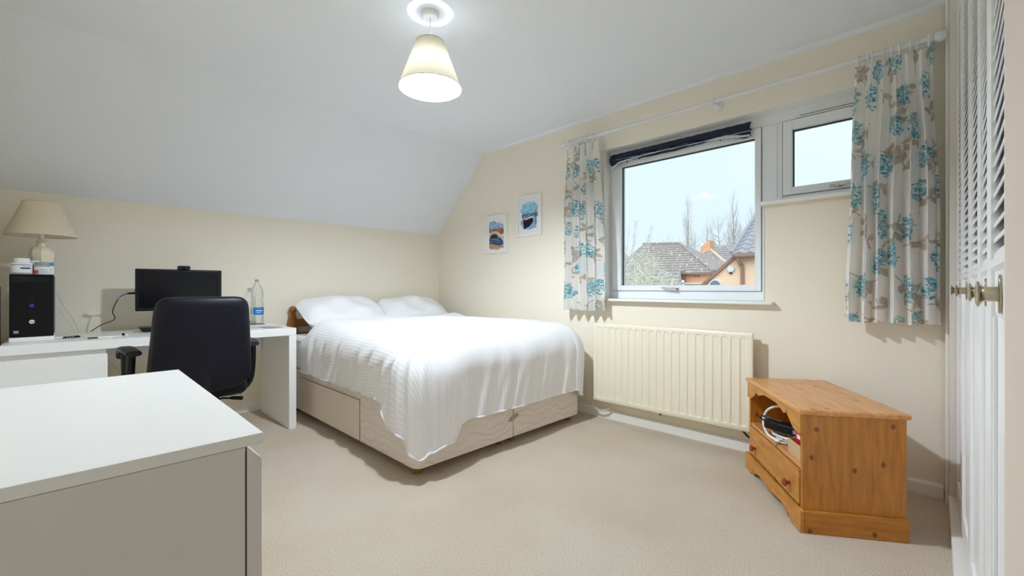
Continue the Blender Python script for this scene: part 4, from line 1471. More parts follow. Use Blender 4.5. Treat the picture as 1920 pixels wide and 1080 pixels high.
# ------------------------------------------------------------------ chest of drawers in the foreground
cd = empty('chest_of_drawers', (-0.014, 1.198, 0))
tag(cd, 'white three drawer chest, its top and side filling the near left corner', 'chest of drawers')
CO = Vector((-0.014, 1.198, 0))
def cbox(name, m, x0, x1, y0, y1, z0, z1, bev=0.0015, par=cd):
    return BX(x0 - CO.x, x1 - CO.x, y0 - CO.y, y1 - CO.y, z0, z1).build(name, m, par, bevel=bev)
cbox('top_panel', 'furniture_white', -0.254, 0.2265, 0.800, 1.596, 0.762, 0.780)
cbox('side_panel', 'furniture_white_shaded', -0.254, 0.2005, 0.801, 0.819, 0.0, 0.7615)
cbox('side_panel', 'furniture_white_shaded', -0.254, 0.2005, 1.577, 1.595, 0.0, 0.7615)
cbox('back_panel', 'furniture_white_shaded', -0.254, -0.246, 0.819, 1.577, 0.02, 0.7615)
cbox('plinth', 'furniture_white_shaded', 0.17, 0.188, 0.819, 1.577, 0.0, 0.06)
cbox('drawer_box', 'furniture_white_shaded', -0.22, 0.19, 0.83, 1.566, 0.08, 0.70)
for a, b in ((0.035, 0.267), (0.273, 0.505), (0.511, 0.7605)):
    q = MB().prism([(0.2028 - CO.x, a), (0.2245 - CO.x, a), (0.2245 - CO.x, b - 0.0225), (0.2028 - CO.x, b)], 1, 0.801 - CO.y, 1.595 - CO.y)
    q.build('drawer_front', 'furniture_white_shaded', cd, bevel=0.0008)
cbox('shadow_gap', 'gap_dark', 0.195, 0.2024, 0.8035, 1.59, 0.04, 0.752, 0)

# ------------------------------------------------------------------ pine corner unit
ub = math.atan2(0.369, 0.563)
tv = empty('tv_cabinet', (2.128, 0.402, 0), ub)
tag(tv, 'honey pine television cabinet with open shelf and one drawer, angled by the wardrobe', 'cabinet')
LW, LD, LH = 0.678, 0.405, 0.512     # local x along the front, y = -depth
# top with rounded front edge
MB().prism([(0.0, 0.0), (LW, 0.0), (LW, -LD), (0.0, -LD)], 2, LH - 0.022, LH).build('top', 'pine_top', tv, bevel=0.008, seg=3)
i_ = 0.016
BX(i_, i_ + 0.02, -LD + 0.012, -i_, 0.085, LH - 0.022).build('side_panel', 'pine_up', tv)
BX(LW - i_ - 0.02, LW - i_, -LD + 0.012, -i_, 0.085, LH - 0.022).build('side_panel', 'pine_up', tv)
BX(i_ + 0.02, LW - i_ - 0.02, -LD + 0.012, -LD + 0.02, 0.085, LH - 0.022).build('back_panel', 'pine_long', tv)
BX(i_ + 0.02, LW - i_ - 0.02, -LD + 0.02, -i_ - 0.002, 0.252, 0.268).build('shelf', 'pine_top', tv, bevel=0.002)
BX(i_ + 0.02, LW - i_ - 0.02, -LD + 0.02, -i_ - 0.012, 0.088, 0.098).build('bottom_panel', 'pine_long', tv)
# scalloped apron under the top
def scallop(x0, x1, ztop, zend, zmid, n=48):
    P = [(x0, ztop), (x1, ztop), (x1, zend)]
    L = x1 - x0
    pts = []
    for k in range(n + 1):
        t = k / n
        s = abs(2 * t - 1)               # 1 at ends
        if s > 0.86:
            z = zend
        elif s > 0.55:
            q = (0.86 - s) / 0.31
            z = zend + (zmid - zend) * (0.78 * smoothstep(0, 1, q))
        elif s > 0.42:
            q = (0.55 - s) / 0.13
            z = zend + (zmid - zend) * (0.78 - 0.14 * math.sin(PI * q))
        else:
            q = (0.42 - s) / 0.42
            z = zend + (zmid - zend) * (0.78 + 0.22 * smoothstep(0, 1, min(1, q * 2)))
        pts.append((x1 - L * t, z))
    return P + pts[1:]
MB().prism(scallop(i_ + 0.0005, LW - i_ - 0.0005, LH - 0.0225, 0.408, 0.474), 1, -i_, -i_ + 0.010).build('apron', 'pine_long', tv)
# drawer
dw = BX(i_ + 0.022, LW - i_ - 0.022, -i_ - 0.010, -i_ + 0.006, 0.101, 0.248).build('drawer', 'pine_long', tv, bevel=0.003)
BX(i_ + 0.0205, LW - i_ - 0.0205, -i_ - 0.012, -i_ - 0.004, 0.0985, 0.2510).build('drawer_gap', 'gap_dark', dw)
for kx in (0.125, LW - 0.135):
    MB().lathe([(0.009, -i_ + 0.006), (0.007, -i_ + 0.015), (0.010, -i_ + 0.020), (0.0165, -i_ + 0.024), (0.017, -i_ + 0.030), (0.012, -i_ + 0.036), (0.003, -i_ + 0.038)], 16, (kx, 0, 0.156), 'y').build('knob', 'pine_knob', dw, smooth=True)
# plinth with scalloped front
pp = scallop(0.0, LW, 0.0, 0.0, 0.0)
def plinth_poly():
    P = [(0.0, 0.092), (LW, 0.092), (LW, 0.0)]
    for t, z in ((0.12, 0.0), (0.15, 0.010), (0.20, 0.012), (0.23, 0.030), (0.32, 0.036), (0.42, 0.028), (0.5, 0.022), (0.58, 0.028), (0.68, 0.036), (0.77, 0.030), (0.80, 0.012), (0.85, 0.010), (0.88, 0.0)):
        P.append((LW * (1 - t), z))
    P.append((0.0, 0.0))
    return P
MB().prism(plinth_poly(), 1, -0.018, 0.0).build('plinth_front', 'pine_long', tv, bevel=0.003)
BX(0.0, 0.018, -LD + 0.01, -0.0185, 0.0, 0.092).build('plinth_side', 'pine_deep', tv, bevel=0.003)
BX(LW - 0.018, LW, -LD + 0.01, -0.0185, 0.0, 0.092).build('plinth_side', 'pine_deep', tv, bevel=0.003)
rot = Matrix.Rotation(ub, 3, 'Z')
def tvp(x, y, z):
    return tuple(Vector((2.128, 0.402, 0)) + rot @ Vector((x, y, z)))
ZSH = 0.2683
def tvthing(name, label, cat_, x, y, z=ZSH, rz=0.0):
    e = empty(name, tvp(x, y, z), ub + rz)
    return tag(e, label, cat_)
cb = tvthing('cardboard_box', 'open brown cardboard box on the pine cabinet shelf', 'box', 0.122, -0.080)
BX(-0.082, 0.082, 0.043, 0.046, 0, 0.064).build('box_wall', 'cardboard', cb)
BX(-0.082, 0.082, -0.046, -0.043, 0, 0.064).build('box_wall', 'cardboard', cb)
BX(-0.082, -0.079, -0.043, 0.043, 0, 0.064).build('box_wall', 'cardboard', cb)
BX(0.079, 0.082, -0.043, 0.043, 0, 0.064).build('box_wall', 'cardboard', cb)
BX(-0.079, 0.079, -0.043, 0.043, 0, 0.003).build('box_floor', 'cardboard', cb)
rp = tvthing('red_packet', 'glossy red packet standing in the open cardboard box', 'packet', 0.158, -0.080, ZSH + 0.0035, 0.0)
MB().prism([(-0.040, 0.0), (0.034, 0.0), (0.036, 0.085), (0.015, 0.125), (-0.035, 0.118)], 1, -0.022, 0.022).build('packet_body', 'red_pack', rp, bevel=0.006)
BX(-0.02, 0.012, 0.0222, 0.023, 0.070, 0.088).build('packet_print', 'paper_white', rp)
bd = tvthing('power_adapter', 'black power adapter lying on coiled white cable in the pine cabinet', 'adapter', 0.345, -0.085, ZSH + 0.043, math.radians(38))
MB().prism(rrect(-0.105, 0.105, -0.030, 0.030, 0.018, {(1, 1), (-1, 1), (1, -1), (-1, -1)}), 2, 0, 0.040).build('adapter_body', 'black_plastic', bd, smooth=True, bevel=0.006)
BX(-0.09, -0.045, 0.0302, 0.0308, 0.010, 0.028).build('rating_label', 'label_grey', bd)
MB().tube(cat([(0.10, 0.0, 0.02), (0.135, 0.01, 0.045), (0.09, 0.02, 0.056), (0.02, 0.01, 0.048)]), 0.0045, 8).build('lead', 'cable_black', bd, smooth=True)
wcl = tvthing('white_cable', 'coiled white cable with one loop sticking out of the pine cabinet shelf', 'cable', 0.345, -0.088, ZSH)
rnd = random.Random(8)
pts = []
for k in range(60):
    a = k * 0.6
    rr = 0.052 + 0.014 * rnd.uniform(-1, 1)
    pts.append((rr * 1.35 * math.cos(a), rr * math.sin(a), 0.005 + 0.030 * k / 60 + rnd.uniform(-.001, .003)))
MB().tube(cat(pts, 3), 0.0040, 6).build('coil', 'cable_white', wcl, smooth=True)
MB().tube(cat([(-0.05, 0.055, 0.012), (0.04, 0.066, 0.008), (0.10, 0.066, 0.022), (0.135, 0.062, 0.065), (0.135, 0.045, 0.110), (0.11, 0.02, 0.138), (0.07, -0.01, 0.150), (0.03, -0.05, 0.135)]), 0.0062, 8).build('loop', 'cable_white', wcl, smooth=True)

# ------------------------------------------------------------------ wardrobe with louvred folding doors
wr = empty('wardrobe', (1.9, -0.3, 0))
tag(wr, 'fitted white wardrobe with louvred folding doors along the right hand side', 'wardrobe')
WO = Vector((1.9, -0.3, 0))
def vbox(name, m, x0, x1, y0, y1, z0, z1, bev=0.0, par=wr):
    return BX(x0 - WO.x, x1 - WO.x, y0 - WO.y, y1 - WO.y, z0, z1).build(name, m, par, bevel=bev)
vbox('back_panel', 'void_shade', 0.87, 2.95, -0.62, -0.60, 0.0, 2.39)
vbox('interior_floor', 'void_shade', 0.87, 2.95, -0.60, -0.115, 0.0, 0.02)
vbox('interior_side', 'void_shade', 0.869, 0.875, -0.60, -0.115, 0.02, 2.39)
vbox('interior_side', 'void_shade', 2.93, 2.948, -0.60, -0.115, 0.02, 2.39)
vbox('interior_top', 'void_shade', 0.875, 2.93, -0.60, -0.115, 2.3, 2.32)
vbox('plinth', 'gloss_white', 0.872, 2.90, -0.115, -0.045, 0.0, 0.052, 0.004)
vbox('fascia', 'louvre_white', 0.872, 2.90, -0.115, -0.066, 2.28, 2.395, 0.002)
# frame post beside the window wall
vbox('frame_post', 'post_cream', 2.868, 2.936, -0.11, -0.047, 0.0, 2.395, 0.003)
vbox('frame_moulding', 'gloss_white', 2.900, 2.936, -0.047, -0.034, 0.0, 2.395, 0.003)
nodesX = [0.872, 1.27, 1.67, 2.07, 2.47, 2.866]
nodesY = [-0.0690, -0.0752, -0.0818, -0.0800, -0.0735, -0.0705]
def leaf(i, knob):
    a = Vector((nodesX[i] + 0.0015, nodesY[i]))
    b = Vector((nodesX[i + 1] - 0.0015, nodesY[i + 1]))
    L = (b - a).length
    ang = math.atan2(b.y - a.y, b.x - a.x)
    TH = 0.026
    lf = empty('folding_door', (a.x - WO.x, a.y - WO.y, 0.06), ang)
    lf.parent = wr
    def lb(name, m, x0, x1, y0, y1, z0, z1, bev=0.0015, me=None):
        o = BX(x0, x1, y0, y1, z0, z1).build(name, m, lf, bevel=bev)
        return o
    SW = 0.052
    ztop = 2.215
    lb('stile', 'louvre_white', 0, SW, -TH, 0, 0, ztop)
    lb('stile', 'louvre_white', L - SW, L, -TH, 0, 0, ztop)
    lb('rail', 'louvre_white', SW, L - SW, -TH, -0.001, 0, 0.085)
    lb('rail', 'louvre_white', SW, L - SW, -TH, -0.001, ztop - 0.07, ztop)
    z_l, z_p = 1.012, 0.905     # louvre sill, lower panel head (local)
    MB().prism([(-TH, z_p), (-0.010, z_p), (-0.0062, z_p + 0.012), (-0.0062, z_l - 0.022), (-0.0005, z_l - 0.014), (-0.0005, z_l), (-TH, z_l)], 0, SW, L - SW).build('lock_rail', 'louvre_white', lf)
    lb('lower_panel', 'louvre_white', SW, L - SW, -0.018, -0.009, 0.085, z_p)
    lb('panel_bead', 'louvre_white', SW, SW + 0.008, -0.009, -0.003, 0.085, z_p)
    lb('panel_bead', 'louvre_white', L - SW - 0.008, L - SW, -0.009, -0.003, 0.085, z_p)
    sm = None
    z = z_l + 0.004
    k = 0
    while z < ztop - 0.10:
        if sm is None:
            o = MB().prism([(-0.0155, 0.017), (-0.0125, 0.019), (-0.0060, 0.0085), (-0.0050, 0.0065), (-0.0050, 0.0), (-0.0065, 0.0)], 0, SW, L - SW).build('slat', 'louvre_white', lf)
            sm = o.data
        else:
            o = bpy.data.objects.new('slat', sm)
            COL.objects.link(o)
            o.parent = lf
        o.location = (0, 0, z)
        z += 0.0285
        k += 1
    if knob:
        cx = L / 2
        zz = 0.950
        pl = MB().prism([(cx + 0.016 * math.cos(2 * PI * q / 20), zz + 0.032 * math.sin(2 * PI * q / 20)) for q in range(20)], 1, -0.0062, -0.0025).build('knob_plate', 'old_brass', lf, bevel=0.001)
        MB().lathe([(0.0125, -0.0025), (0.0120, 0.010), (0.0135, 0.0155), (0.0215, 0.0195), (0.0215, 0.0215), (0.016, 0.0235)], 24, (cx, 0, zz), 'y').build('knob', 'old_brass', lf, smooth=True, angle=50)
for i, kn in enumerate((True, True, False, True, True)):
    leaf(i, kn)

# ------------------------------------------------------------------ outside: houses, trees
def ext(px, py, X):
    r = (px - 960) / F_PX
    u = (540 - py) / F_PX
    n = math.hypot(VX, F_PX)
    dx = (r * F_PX + VX) / n
    dy = (-r * VX + F_PX) / n
    return (X, X * dy / dx, HC + X * u / dx)
mat('brick_orange', rgb(232, 176, 138), 0.85, noise=0.08, nscale=20)
mat('brick_pale', rgb(250, 214, 186), 0.85, noise=0.06, nscale=20)
mat('tile_grey', rgb(168, 166, 174), 0.8, noise=0.15, nscale=6)
mat('fascia_brown', rgb(160, 122, 110), 0.7)
mat('upvc_far', rgb(225, 228, 232), 0.5)
mat('far_glass', rgb(120, 130, 150), 0.2)
mat('bark_pale', rgb(190, 178, 174), 0.9)
mat('twig_frost', rgb(232, 228, 214), 0.9, noise=0.15, nscale=3)
mat('twig_grey', rgb(205, 198, 198), 0.9)
mat('lawn', rgb(120, 132, 96), 0.95, noise=0.15, nscale=1)
def roof_mat(name, base, fleck):
    m = bpy.data.materials.new(name)
    m.use_nodes = True
    t = m.node_tree
    p = t.nodes['Principled BSDF']
    p.inputs['Roughness'].default_value = 0.9
    c = t.nodes.new('ShaderNodeTexCoord')
    n = t.nodes.new('ShaderNodeTexNoise')
    n.inputs['Scale'].default_value = 6.5
    n.inputs['Detail'].default_value = 5
    r = t.nodes.new('ShaderNodeValToRGB')
    r.color_ramp.elements[0].position = 0.57
    r.color_ramp.elements[0].color = (*rgb(*base), 1)
    r.color_ramp.elements[1].position = 0.70
    r.color_ramp.elements[1].color = (*rgb(*fleck), 1)
    t.links.new(c.outputs['Object'], n.inputs['Vector'])
    t.links.new(n.outputs['Fac'], r.inputs['Fac'])
    t.links.new(r.outputs['Color'], p.inputs['Base Color'])
    MATS[name] = m
roof_mat('roof_brown', (166, 156, 152), (240, 236, 226))
roof_mat('roof_grey', (164, 158, 162), (232, 226, 218))

struct(BX(3.6, 90, -40, 60, -2.75, -2.65).build('ground', 'lawn'))

def courses(eaveL, eaveR, ridgeL, ridgeR, n, m, parent, name='roof', lift=0.04):
    """tiled roof slope: overlapping courses, each lower edge standing proud"""
    eL, eR, rL, rR = map(Vector, (eaveL, eaveR, ridgeL, ridgeR))
    nrm = (eR - eL).cross(rL - eL).normalized()
    if nrm.z < 0:
        nrm = -nrm
    b = MB()
    for k in range(n):
        t0, t1 = k / n, min(1, (k + 1) / n)
        a0, a1 = eL.lerp(rL, t0), eR.lerp(rR, t0)
        c0, c1 = eL.lerp(rL, t1), eR.lerp(rR, t1)
        vs = [a0 + nrm * lift, a1 + nrm * lift, c1, c0, a0 - nrm * 0.02, a1 - nrm * 0.02]
        b.add(vs, [(0, 1, 2, 3), (0, 4, 5, 1)])
    vs = [eL - nrm * .12, eR - nrm * .12, rR - nrm * .12, rL - nrm * .12, eL - nrm * .01, eR - nrm * .01, rR - nrm * .01, rL - nrm * .01]
    b.add(vs, [(3, 2, 1, 0), (4, 5, 6, 7), (0, 1, 5, 4), (1, 2, 6, 5), (2, 3, 7, 6), (3, 0, 4, 7)])
    return b.build(name, m, parent, fix=False)

# house with the long hipped roof
XH = 24.0
h1 = empty('house', (XH, 8.5, -2.65))
tag(h1, 'house with a long brown hipped roof, nearest the middle of the window view', 'house')
def loc(p, e):
    return tuple(Vector(p) - e.location)
rL, rR = Vector(ext(1206, 459, XH + 3)), Vector(ext(1275, 457.5, XH + 3))
eR = Vector(ext(1339, 511, XH - 1.2))
eM = Vector(ext(1276, 507.5, XH - 1.2))
eL = Vector((eR.x, eR.y + 16, eR.z))
zr = rR.z
eLw = Vector((eR.x, ext(1140, 500, XH - 1.2)[1], eR.z))
courses(loc(eLw, h1), loc(eR, h1), loc(rL, h1), loc(rR, h1), 13, 'roof_brown', h1)
# lower continuation to the left
dn = (eR - rR)
slope = (eR.z - rR.z) / (eR.x - rR.x)
lowX = eR.x - 3.4
lowz = eR.z + slope * (lowX - eR.x)
lM = Vector((lowX, ext(1281, 540, lowX)[1], lowz))
lL = Vector((lowX, ext(1120, 540, lowX)[1], lowz))
courses(loc(lL, h1), loc(lM, h1), loc(eLw, h1), loc(eM, h1), 9, 'roof_brown', h1)
# far side of the roof and hip end
bk = MB().add([loc(q, h1) for q in (rL, rR, (rR.x + 4.2, eR.y, eR.z), (rL.x + 4.2, eLw.y, eR.z), tuple(eR), tuple(eLw))], [(0, 1, 2, 3), (1, 4, 2), (0, 3, 5)])
bk.build('roof_rear', 'roof_brown', h1)
MB().tube([loc(rL + Vector((0, 0, .05)), h1), loc(rR + Vector((0, 0, .05)), h1), loc(eR + Vector((0, 0, .06)), h1)], 0.10, 6).build('ridge_tiles', 'roof_brown', h1)
wx = XH - 1.0
yA, yB = ext(1345, 520, wx)[1], ext(1283, 520, wx)[1]
BX(wx - XH, wx + 7 - XH, yA - 8.5, yB - 8.5, 0, eR.z - 0.04 + 2.65).build('wall', 'brick_orange', h1)
BX(lowX + 0.6 - XH, wx + 7 - XH, yB - 8.5, lL.y - 1.5 - 8.5, 0, lowz + 2.65 - 0.05).build('wall', 'brick_orange', h1)
BX(wx - 0.27 - XH, wx - 0.22 - XH, yA - 8.5, yB + 0.1 - 8.5, eR.z - 0.06 + 2.65, eR.z + 0.02 + 2.65).build('fascia', 'fascia_brown', h1)
def far_window(par, px0, px1, py0, py1, X, frm='fascia_brown'):
    a, b = ext(px1, py1, X), ext(px0, py0, X)
    l = par.location
    f = BX(X - 0.06 - l.x, X + 0.1 - l.x, a[1] - l.y, b[1] - l.y, a[2] - l.z, b[2] - l.z).build('window', frm, par)
    t = 0.09
    BX(X - 0.075 - l.x, X - 0.05 - l.x, a[1] + t - l.y, b[1] - t - l.y, a[2] + t - l.z, b[2] - t - l.z).build('window_pane', 'far_glass', f)
far_window(h1, 1301.5, 1312.5, 508.5, 518.5, wx)
far_window(h1, 1275.5, 1284, 508.5, 525, wx - 0.1)
a, b = ext(1330, 533, wx - 1.0), ext(1278, 530, wx - 1.0)
BX(a[0] - XH, wx - XH, a[1] - 8.5, b[1] - 8.5, a[2] + 2.65, b[2] + 2.65).build('porch_roof', 'upvc_far', h1)
BX(a[0] + 0.2 - XH, wx - XH, a[1] + 0.2 - 8.5, b[1] - 0.2 - 8.5, 0, a[2] + 2.65).build('porch_wall', 'brick_orange', h1)

# house behind with the chimney
X2 = 34.0
h2 = empty('house', (X2, 11.0, -2.65))
tag(h2, 'grey roofed house with an orange brick chimney, behind the other two houses', 'house')
q_rL, q_rR = Vector(ext(1326, 461, X2 + 3)), Vector(ext(1398, 457.5, X2 + 3))
q_rL.z = q_rR.z = (q_rL.z + q_rR.z) / 2
q_eL, q_eR = Vector(ext(1326, 520, X2 - 1)), Vector(ext(1402, 520, X2 - 1))
q_eL.z = q_eR.z
courses(loc(q_eL, h2), loc(q_eR, h2), loc(q_rL, h2), loc(q_rR, h2), 14, 'roof_grey', h2)
g_a = Vector(ext(1329, 467, X2 - 0.2))
g_l, g_r = Vector(ext(1288, 506, X2 - 3.5)), Vector(ext(1372, 506, X2 - 3.5))
g_r.z = g_l.z
courses(loc(g_l, h2), loc(g_r, h2), loc(g_a + Vector((0, .15, 0)), h2), loc(g_a - Vector((0, .15, 0)), h2), 11, 'roof_grey', h2)
MB().tube([loc(g_l + Vector((0, 0, .07)), h2), loc(g_a + Vector((0, 0, .07)), h2), loc(g_r + Vector((0, 0, .07)), h2)], 0.11, 6).build('ridge_tiles', 'brick_pale', h2)
MB().add([loc(q, h2) for q in (q_rL, q_rR, (q_rR.x + 4, q_eR.y, q_eR.z), (q_rL.x + 4, q_eL.y, q_eR.z))], [(0, 1, 2, 3)]).build('roof_rear', 'roof_grey', h2)
BX(-3.0, 6.5, q_eR.y + .3 - 11, g_l.y - .3 - 11, 0, min(q_eR.z, g_l.z) + 2.65).build('wall', 'brick_orange', h2)
c0, c1 = ext(1331, 476, X2 - 0.6), ext(1313.5, 462, X2 - 0.6)
ct = ext(1331, 450.5, X2 - 0.6)
cl_ = X2 - 0.6
chm = MB().add([loc(q, h2) for q in ((cl_, c0[1], 2.0), (cl_, c1[1], 2.0), (cl_ + 0.9, c1[1], 2.0), (cl_ + 0.9, c0[1], 2.0), (cl_, c0[1], ct[2]), (cl_, c1[1], ct[2] - 0.45), (cl_ + 0.9, c1[1], ct[2] - 0.45), (cl_ + 0.9, c0[1], ct[2]))], [(3, 2, 1, 0), (4, 5, 6, 7), (0, 1, 5, 4), (1, 2, 6, 5), (2, 3, 7, 6), (3, 0, 4, 7)])
chm.build('chimney', 'brick_orange', h2)
MB().tube([loc((cl_ + .45, (c0[1] * 2 + c1[1]) / 3, ct[2] - 0.5), h2), loc((cl_ + .45, (c0[1] * 2 + c1[1]) / 3, ct[2] + 0.05), h2)], 0.12, 8).build('chimney_pot', 'brick_orange', h2)

# near house on the right with pale brick gable, tiles, downpipe
X3 = 16.0
h3 = empty('house', (X3, 3.0, -2.65))
tag(h3, 'pale brick house with a gable edge and curved grey tiles at right outside', 'house')
gt = ext(1397, 469, X3)
gl_ = ext(1312, 543, X3)
er = ext(1385, 481, X3)
P = [(gl_[1] + 4.5, -2.65), (gl_[1] + 4.5, gl_[2] - 3.0), (gl_[1], gl_[2]), (gt[1], gt[2]), (gt[1], er[2]), (-3.0, er[2]), (-3.0, -2.65)]
P = [(a - 3.0, b + 2.65) for a, b in P]
MB().prism([P[1], P[2], P[3], P[4], (P[4][0], 0), (P[0][0], 0)], 0, 0.0, 0.4).build('gable_wall', 'brick_pale', h3)
BX(-0.02, 6, -6.0, P[4][0], 0, er[2] + 2.65).build('wall', 'brick_pale', h3)
# barge board up the gable edge
v0, v1 = Vector((-0.1, P[2][0] + 1.0, P[2][1] - 0.9)), Vector((-0.1, P[3][0], P[3][1]))
off = Vector((0, 0.07, 0.07))
MB().add([v0, v1, v1 + off, v0 + off, v0 + Vector((3, 0, 0)), v1 + Vector((3, 0, 0)), v1 + off + Vector((3, 0, 0)), v0 + off + Vector((3, 0, 0))],
         [(0, 1, 2, 3), (7, 6, 5, 4), (0, 4, 5, 1), (1, 5, 6, 2), (2, 6, 7, 3), (3, 7, 4, 0)]).build('barge_board', 'fascia_brown', h3)
# gutter and downpipe
yE = er[1] - 3.0
zE = er[2] + 2.65
MB().tube([(-0.28, yE + 0.05, zE), (-0.28, -6.0, zE)], 0.075, 8).build('gutter', 'fascia_brown', h3, smooth=True)
yp = ext(1393.5, 500, X3)[1] - 3.0
MB().tube(cat([(-0.26, yp + 0.1, zE - 0.05), (-0.2, yp + 0.05, zE - 0.25), (-0.1, yp, zE - 0.45), (-0.1, yp, zE - 2.2)], 4), 0.06, 8).build('downpipe', 'fascia_brown', h3, smooth=True)
# roof with single curved tiles
ang = math.radians(30)
deck = MB().add([(-0.3, yE + 0.1, zE + 0.03), (-0.3, -6, zE + 0.03), (-0.3 + 4 * math.cos(ang), -6, zE + 0.03 + 4 * math.sin(ang)), (-0.3 + 4 * math.cos(ang), yE + 0.1, zE + 0.03 + 4 * math.sin(ang)),
                 (5.8, -6, zE + 0.03), (5.8, yE + 0.1, zE + 0.03)], [(0, 1, 2, 3), (3, 2, 4, 5), (0, 3, 5)])
dk3 = deck.build('roof', 'tile_grey', h3)
# one curved tile
def tile_fn(u, v):
    y = -0.17 + 0.34 * u
    h = 0.05 * math.sin(PI * min(1, u / 0.62)) ** 1.2 if u < 0.62 else -0.012 * math.sin(PI * (u - 0.62) / 0.38)
    return (v * 0.40, y, h + 0.035 * (1 - v))
tm = None
for r in range(11):
    for c in range(25):
        if tm is None:
            o = MB().grid(tile_fn, 8, 1)
            base = [tile_fn(k / 8, 0) for k in range(9)]
            o.add(base + [(p[0], p[1], -0.02) for p in base], [(k, k + 9, k + 10, k + 1) for k in range(8)])
            o = o.build('roof_tile', 'tile_grey', dk3, smooth=True, fix=False, angle=50)
            tm = o.data
        else:
            o = bpy.data.objects.new('roof_tile', tm)
            COL.objects.link(o)
            o.parent = dk3
        s = r * 0.34
        o.location = (-0.34 + s * math.cos(ang), yE - 0.06 - c * 0.33, zE + 0.06 + s * math.sin(ang))
        o.rotation_euler = (0, -ang, 0)
MB().tube([(-0.3, yE + 0.14, zE + 0.12), (-0.3 + 3.9 * math.cos(ang), yE + 0.14, zE + 0.12 + 3.9 * math.sin(ang))], 0.065, 8).build('verge', 'tile_grey', h3, smooth=True)
# arched window low on the gable
aw = ext(1342, 535, X3)
f_ = MB().prism([(0.22 * math.cos(PI * k / 12), 0.22 * math.sin(PI * k / 12)) for k in range(13)] + [(-0.22, -0.8), (0.22, -0.8)], 0, -0.06, 0.02)
fo = f_.build('window', 'upvc_far', h3)
fo.location = (0, aw[1] - 3.0, aw[2] + 2.65)
g_ = MB().prism([(0.17 * math.cos(PI * k / 12), 0.17 * math.sin(PI * k / 12)) for k in range(13)] + [(-0.17, -0.75), (0.17, -0.75)], 0, -0.08, -0.061)
g_.build('window_pane', 'far_glass', fo)
# alarm box
ab = ext(1371, 504.5, X3 - 0.005)
al = empty('alarm_box', (X3 - 0.002, ab[1], ab[2] - 0.12))
tag(al, 'white six sided alarm box on the pale brick gable outside', 'alarm box')
MB().prism([(0.13 * math.cos(PI * k / 3), 0.12 + 0.13 * math.sin(PI * k / 3)) for k in range(6)], 0, -0.09, 0.0).build('cover', 'upvc_far', al, bevel=0.02)
BX(-0.06, 0.0, -0.04, 0.04, -0.045, 0.008).build('siren_base', 'grey_plastic', al)

# bare trees
def tree(name, label, px, pyb, pyt, X, width, seed, n, kind='poplar', m='bark_pale', r0=0.12, group='bare trees beyond the roofs'):
    rnd = random.Random(seed)
    b = ext(px, pyb, X)
    t = ext(px, pyt, X)
    z0 = -2.65
    root = empty(name, (b[0], b[1], z0))
    tag(root, label, 'tree', group)
    H = t[2] - z0
    zb = b[2] - z0
    pts = []
    for k in range(9):
        f = k / 8
        pts.append((rnd.uniform(-.1, .1) * f, rnd.uniform(-.12, .12) * f, H * f))
    MB().tube(pts, [r0 * (1 - 0.93 * k / 8) for k in range(9)], 6).build('trunk', m, root, smooth=True)
    br = MB()
    for k in range(n):
        f = rnd.uniform(0.0, 1.0)
        z = zb * 0.8 + (H - zb * 0.8) * f * 0.94
        a = rnd.uniform(0, 2 * PI)
        if kind == 'poplar':
            L = rnd.uniform(0.5, 1.0) * width * (1.15 - 0.8 * f)
            rise = L * rnd.uniform(2.0, 3.6)
        else:
            L = rnd.uniform(0.5, 1.0) * width * math.sqrt(max(0.05, 1 - (f * 1.0) ** 2))
            rise = L * rnd.uniform(0.5, 1.3)
        c, s = math.cos(a), math.sin(a)
        p0 = Vector((0, 0, z - rise * 0.35))
        p1 = p0 + Vector((c * L * .6, s * L * .6, rise * .45))
        p2 = p0 + Vector((c * L * .8, s * L * .8, rise))
        rr = r0 * 0.26 * (1.1 - f)
        br.tube([p0, p1, p2], [rr, rr * .6, rr * .2], 4, cap=False)
        for q in range(4):
            w0 = p1.lerp(p2, rnd.random())
            dd = Vector((rnd.uniform(-1, 1), rnd.uniform(-1, 1), rnd.uniform(.6, 2.0))) * width * 0.22
            br.tube([w0, w0 + dd], [rr * .35, rr * .12], 3, cap=False)
    o = br.build('branches', m, root, fix=False)
    return root
tree('poplar_tree', 'tall bare poplar rising between the brown roof and the chimney', 1290, 465, 367, 60, 1.5, 1, 110)
tree('poplar_tree', 'tall dark bare poplar rising behind the pale brick gable', 1375, 458, 357, 60, 1.4, 2, 110)
tree('poplar_tree', 'faint bare poplar at the right edge of the large window pane', 1409, 458, 385, 66, 1.3, 3, 90)
tree('bare_tree', 'spreading bare tree just left of the dark poplar', 1348, 460, 405, 48, 2.1, 4, 70, 'round')
tree('bare_tree', 'thin bare tree above the brick chimney', 1326, 460, 408, 62, 1.6, 5, 50, 'round')
tree('bare_tree', 'low bare tree right of the dark poplar', 1392, 460, 425, 50, 1.4, 6, 40, 'round')
tree('bare_tree', 'low pale bare tree just left of the chimney', 1303, 475, 436, 52, 1.5, 7, 50, 'round', 'twig_grey')
tree('bare_tree', 'faint bare treetop above the long brown roof ridge', 1252, 462, 440, 62, 1.8, 8, 40, 'round', 'twig_grey')

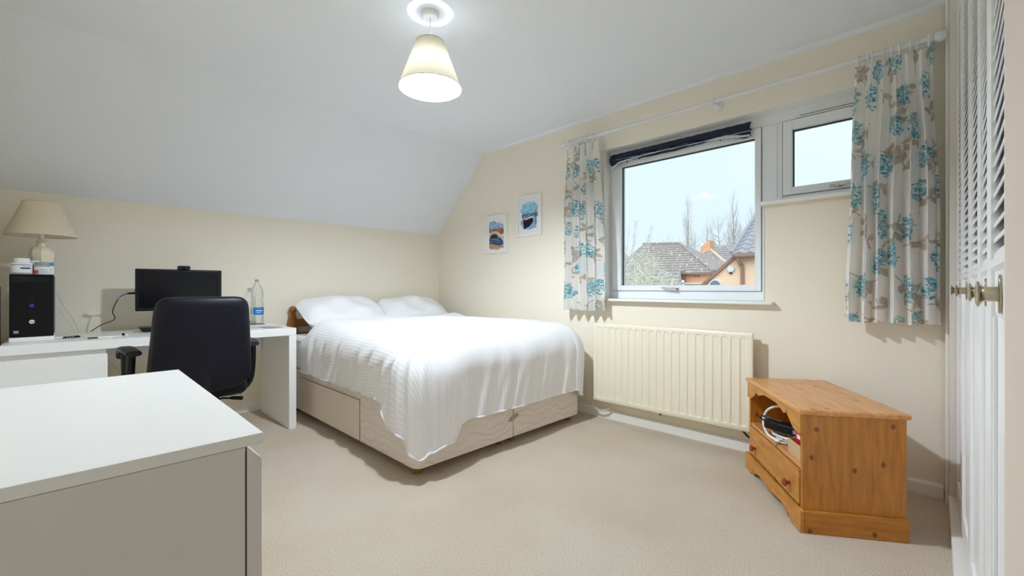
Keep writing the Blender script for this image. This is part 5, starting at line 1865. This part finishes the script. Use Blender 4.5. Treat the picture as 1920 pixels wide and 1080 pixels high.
# pale frosted shrub near the window and its long shoots
def shrub():
    rnd = random.Random(21)
    X = 9.0
    c = ext(1188, 520, X)
    root = empty('garden_shrub', (c[0], c[1], -2.65))
    tag(root, 'pale tangled leafless shrub at the lower left of the window view', 'shrub')
    st = MB()
    for k in range(7):
        a = rnd.uniform(0, 6.28)
        st.tube([(0.15 * math.cos(a), 0.15 * math.sin(a), 0), (0.35 * math.cos(a), 0.35 * math.sin(a), 1.6), (0.55 * math.cos(a), 0.55 * math.sin(a), 3.0)], [0.05, 0.035, 0.015], 6)
    st.build('stems', 'bark_pale', root)
    tw = MB()
    zc = c[2] + 2.65 - 0.35
    for k in range(1150):
        a = rnd.uniform(0, 6.28)
        rr = math.sqrt(rnd.random())
        el = rnd.uniform(-0.4, 1)
        p = Vector((0.85 * rr * math.cos(a), 0.95 * rr * math.sin(a), zc + 0.95 * el * math.sqrt(max(0, 1 - rr * rr)) - 0.15 * rr))
        d = Vector((rnd.uniform(-1, 1), rnd.uniform(-1, 1), rnd.uniform(-0.2, 1.0))).normalized() * rnd.uniform(0.15, 0.36)
        mid = p + d * 0.5 + Vector((rnd.uniform(-.04, .04), rnd.uniform(-.04, .04), rnd.uniform(-.04, .04)))
        r = rnd.uniform(0.004, 0.009)
        tw.tube([p, mid, p + d], [r, r * .8, r * .4], 4, cap=False)
    o = tw.build('twigs', 'twig_frost', root, fix=False)
    for (px0, py0, px1, py1) in ((1178, 465, 1191, 412), (1178, 470, 1194, 420), (1200, 460, 1222, 418), (1203, 470, 1224, 424), (1165, 470, 1180, 428)):
        a0, a1 = Vector(ext(px0, py0 + 40, X)) - root.location, Vector(ext(px1, py1, X)) - root.location
        sh_ = MB().tube([a0, a0.lerp(a1, .5) + Vector((0, -0.04, 0.03)), a1], [0.010, 0.007, 0.004], 4)
        for q in range(7):
            b0 = a0.lerp(a1, rnd.uniform(.5, 1.0))
            sh_.tube([b0, b0 + Vector((0, rnd.uniform(-.1, .1), rnd.uniform(.02, .10)))], [0.006, 0.004], 4)
        sh_.build('shoot', 'twig_grey', root)
shrub()
h4 = empty('house', (30, 19.5, -2.65))
tag(h4, 'corner of a brown roof at the far left edge of the window view', 'house')
a, b, c = Vector(ext(1150, 458, 30)), Vector(ext(1190, 490, 27)), Vector(ext(1130, 490, 27))
courses(loc(c, h4), loc(b, h4), loc(a + Vector((0, .5, 0)), h4), loc(a, h4), 8, 'roof_brown', h4)
BX(-2.6, 4, b.y + .3 - 19.5, c.y - 19.5, 0, b.z + 2.65).build('wall', 'brick_pale', h4)
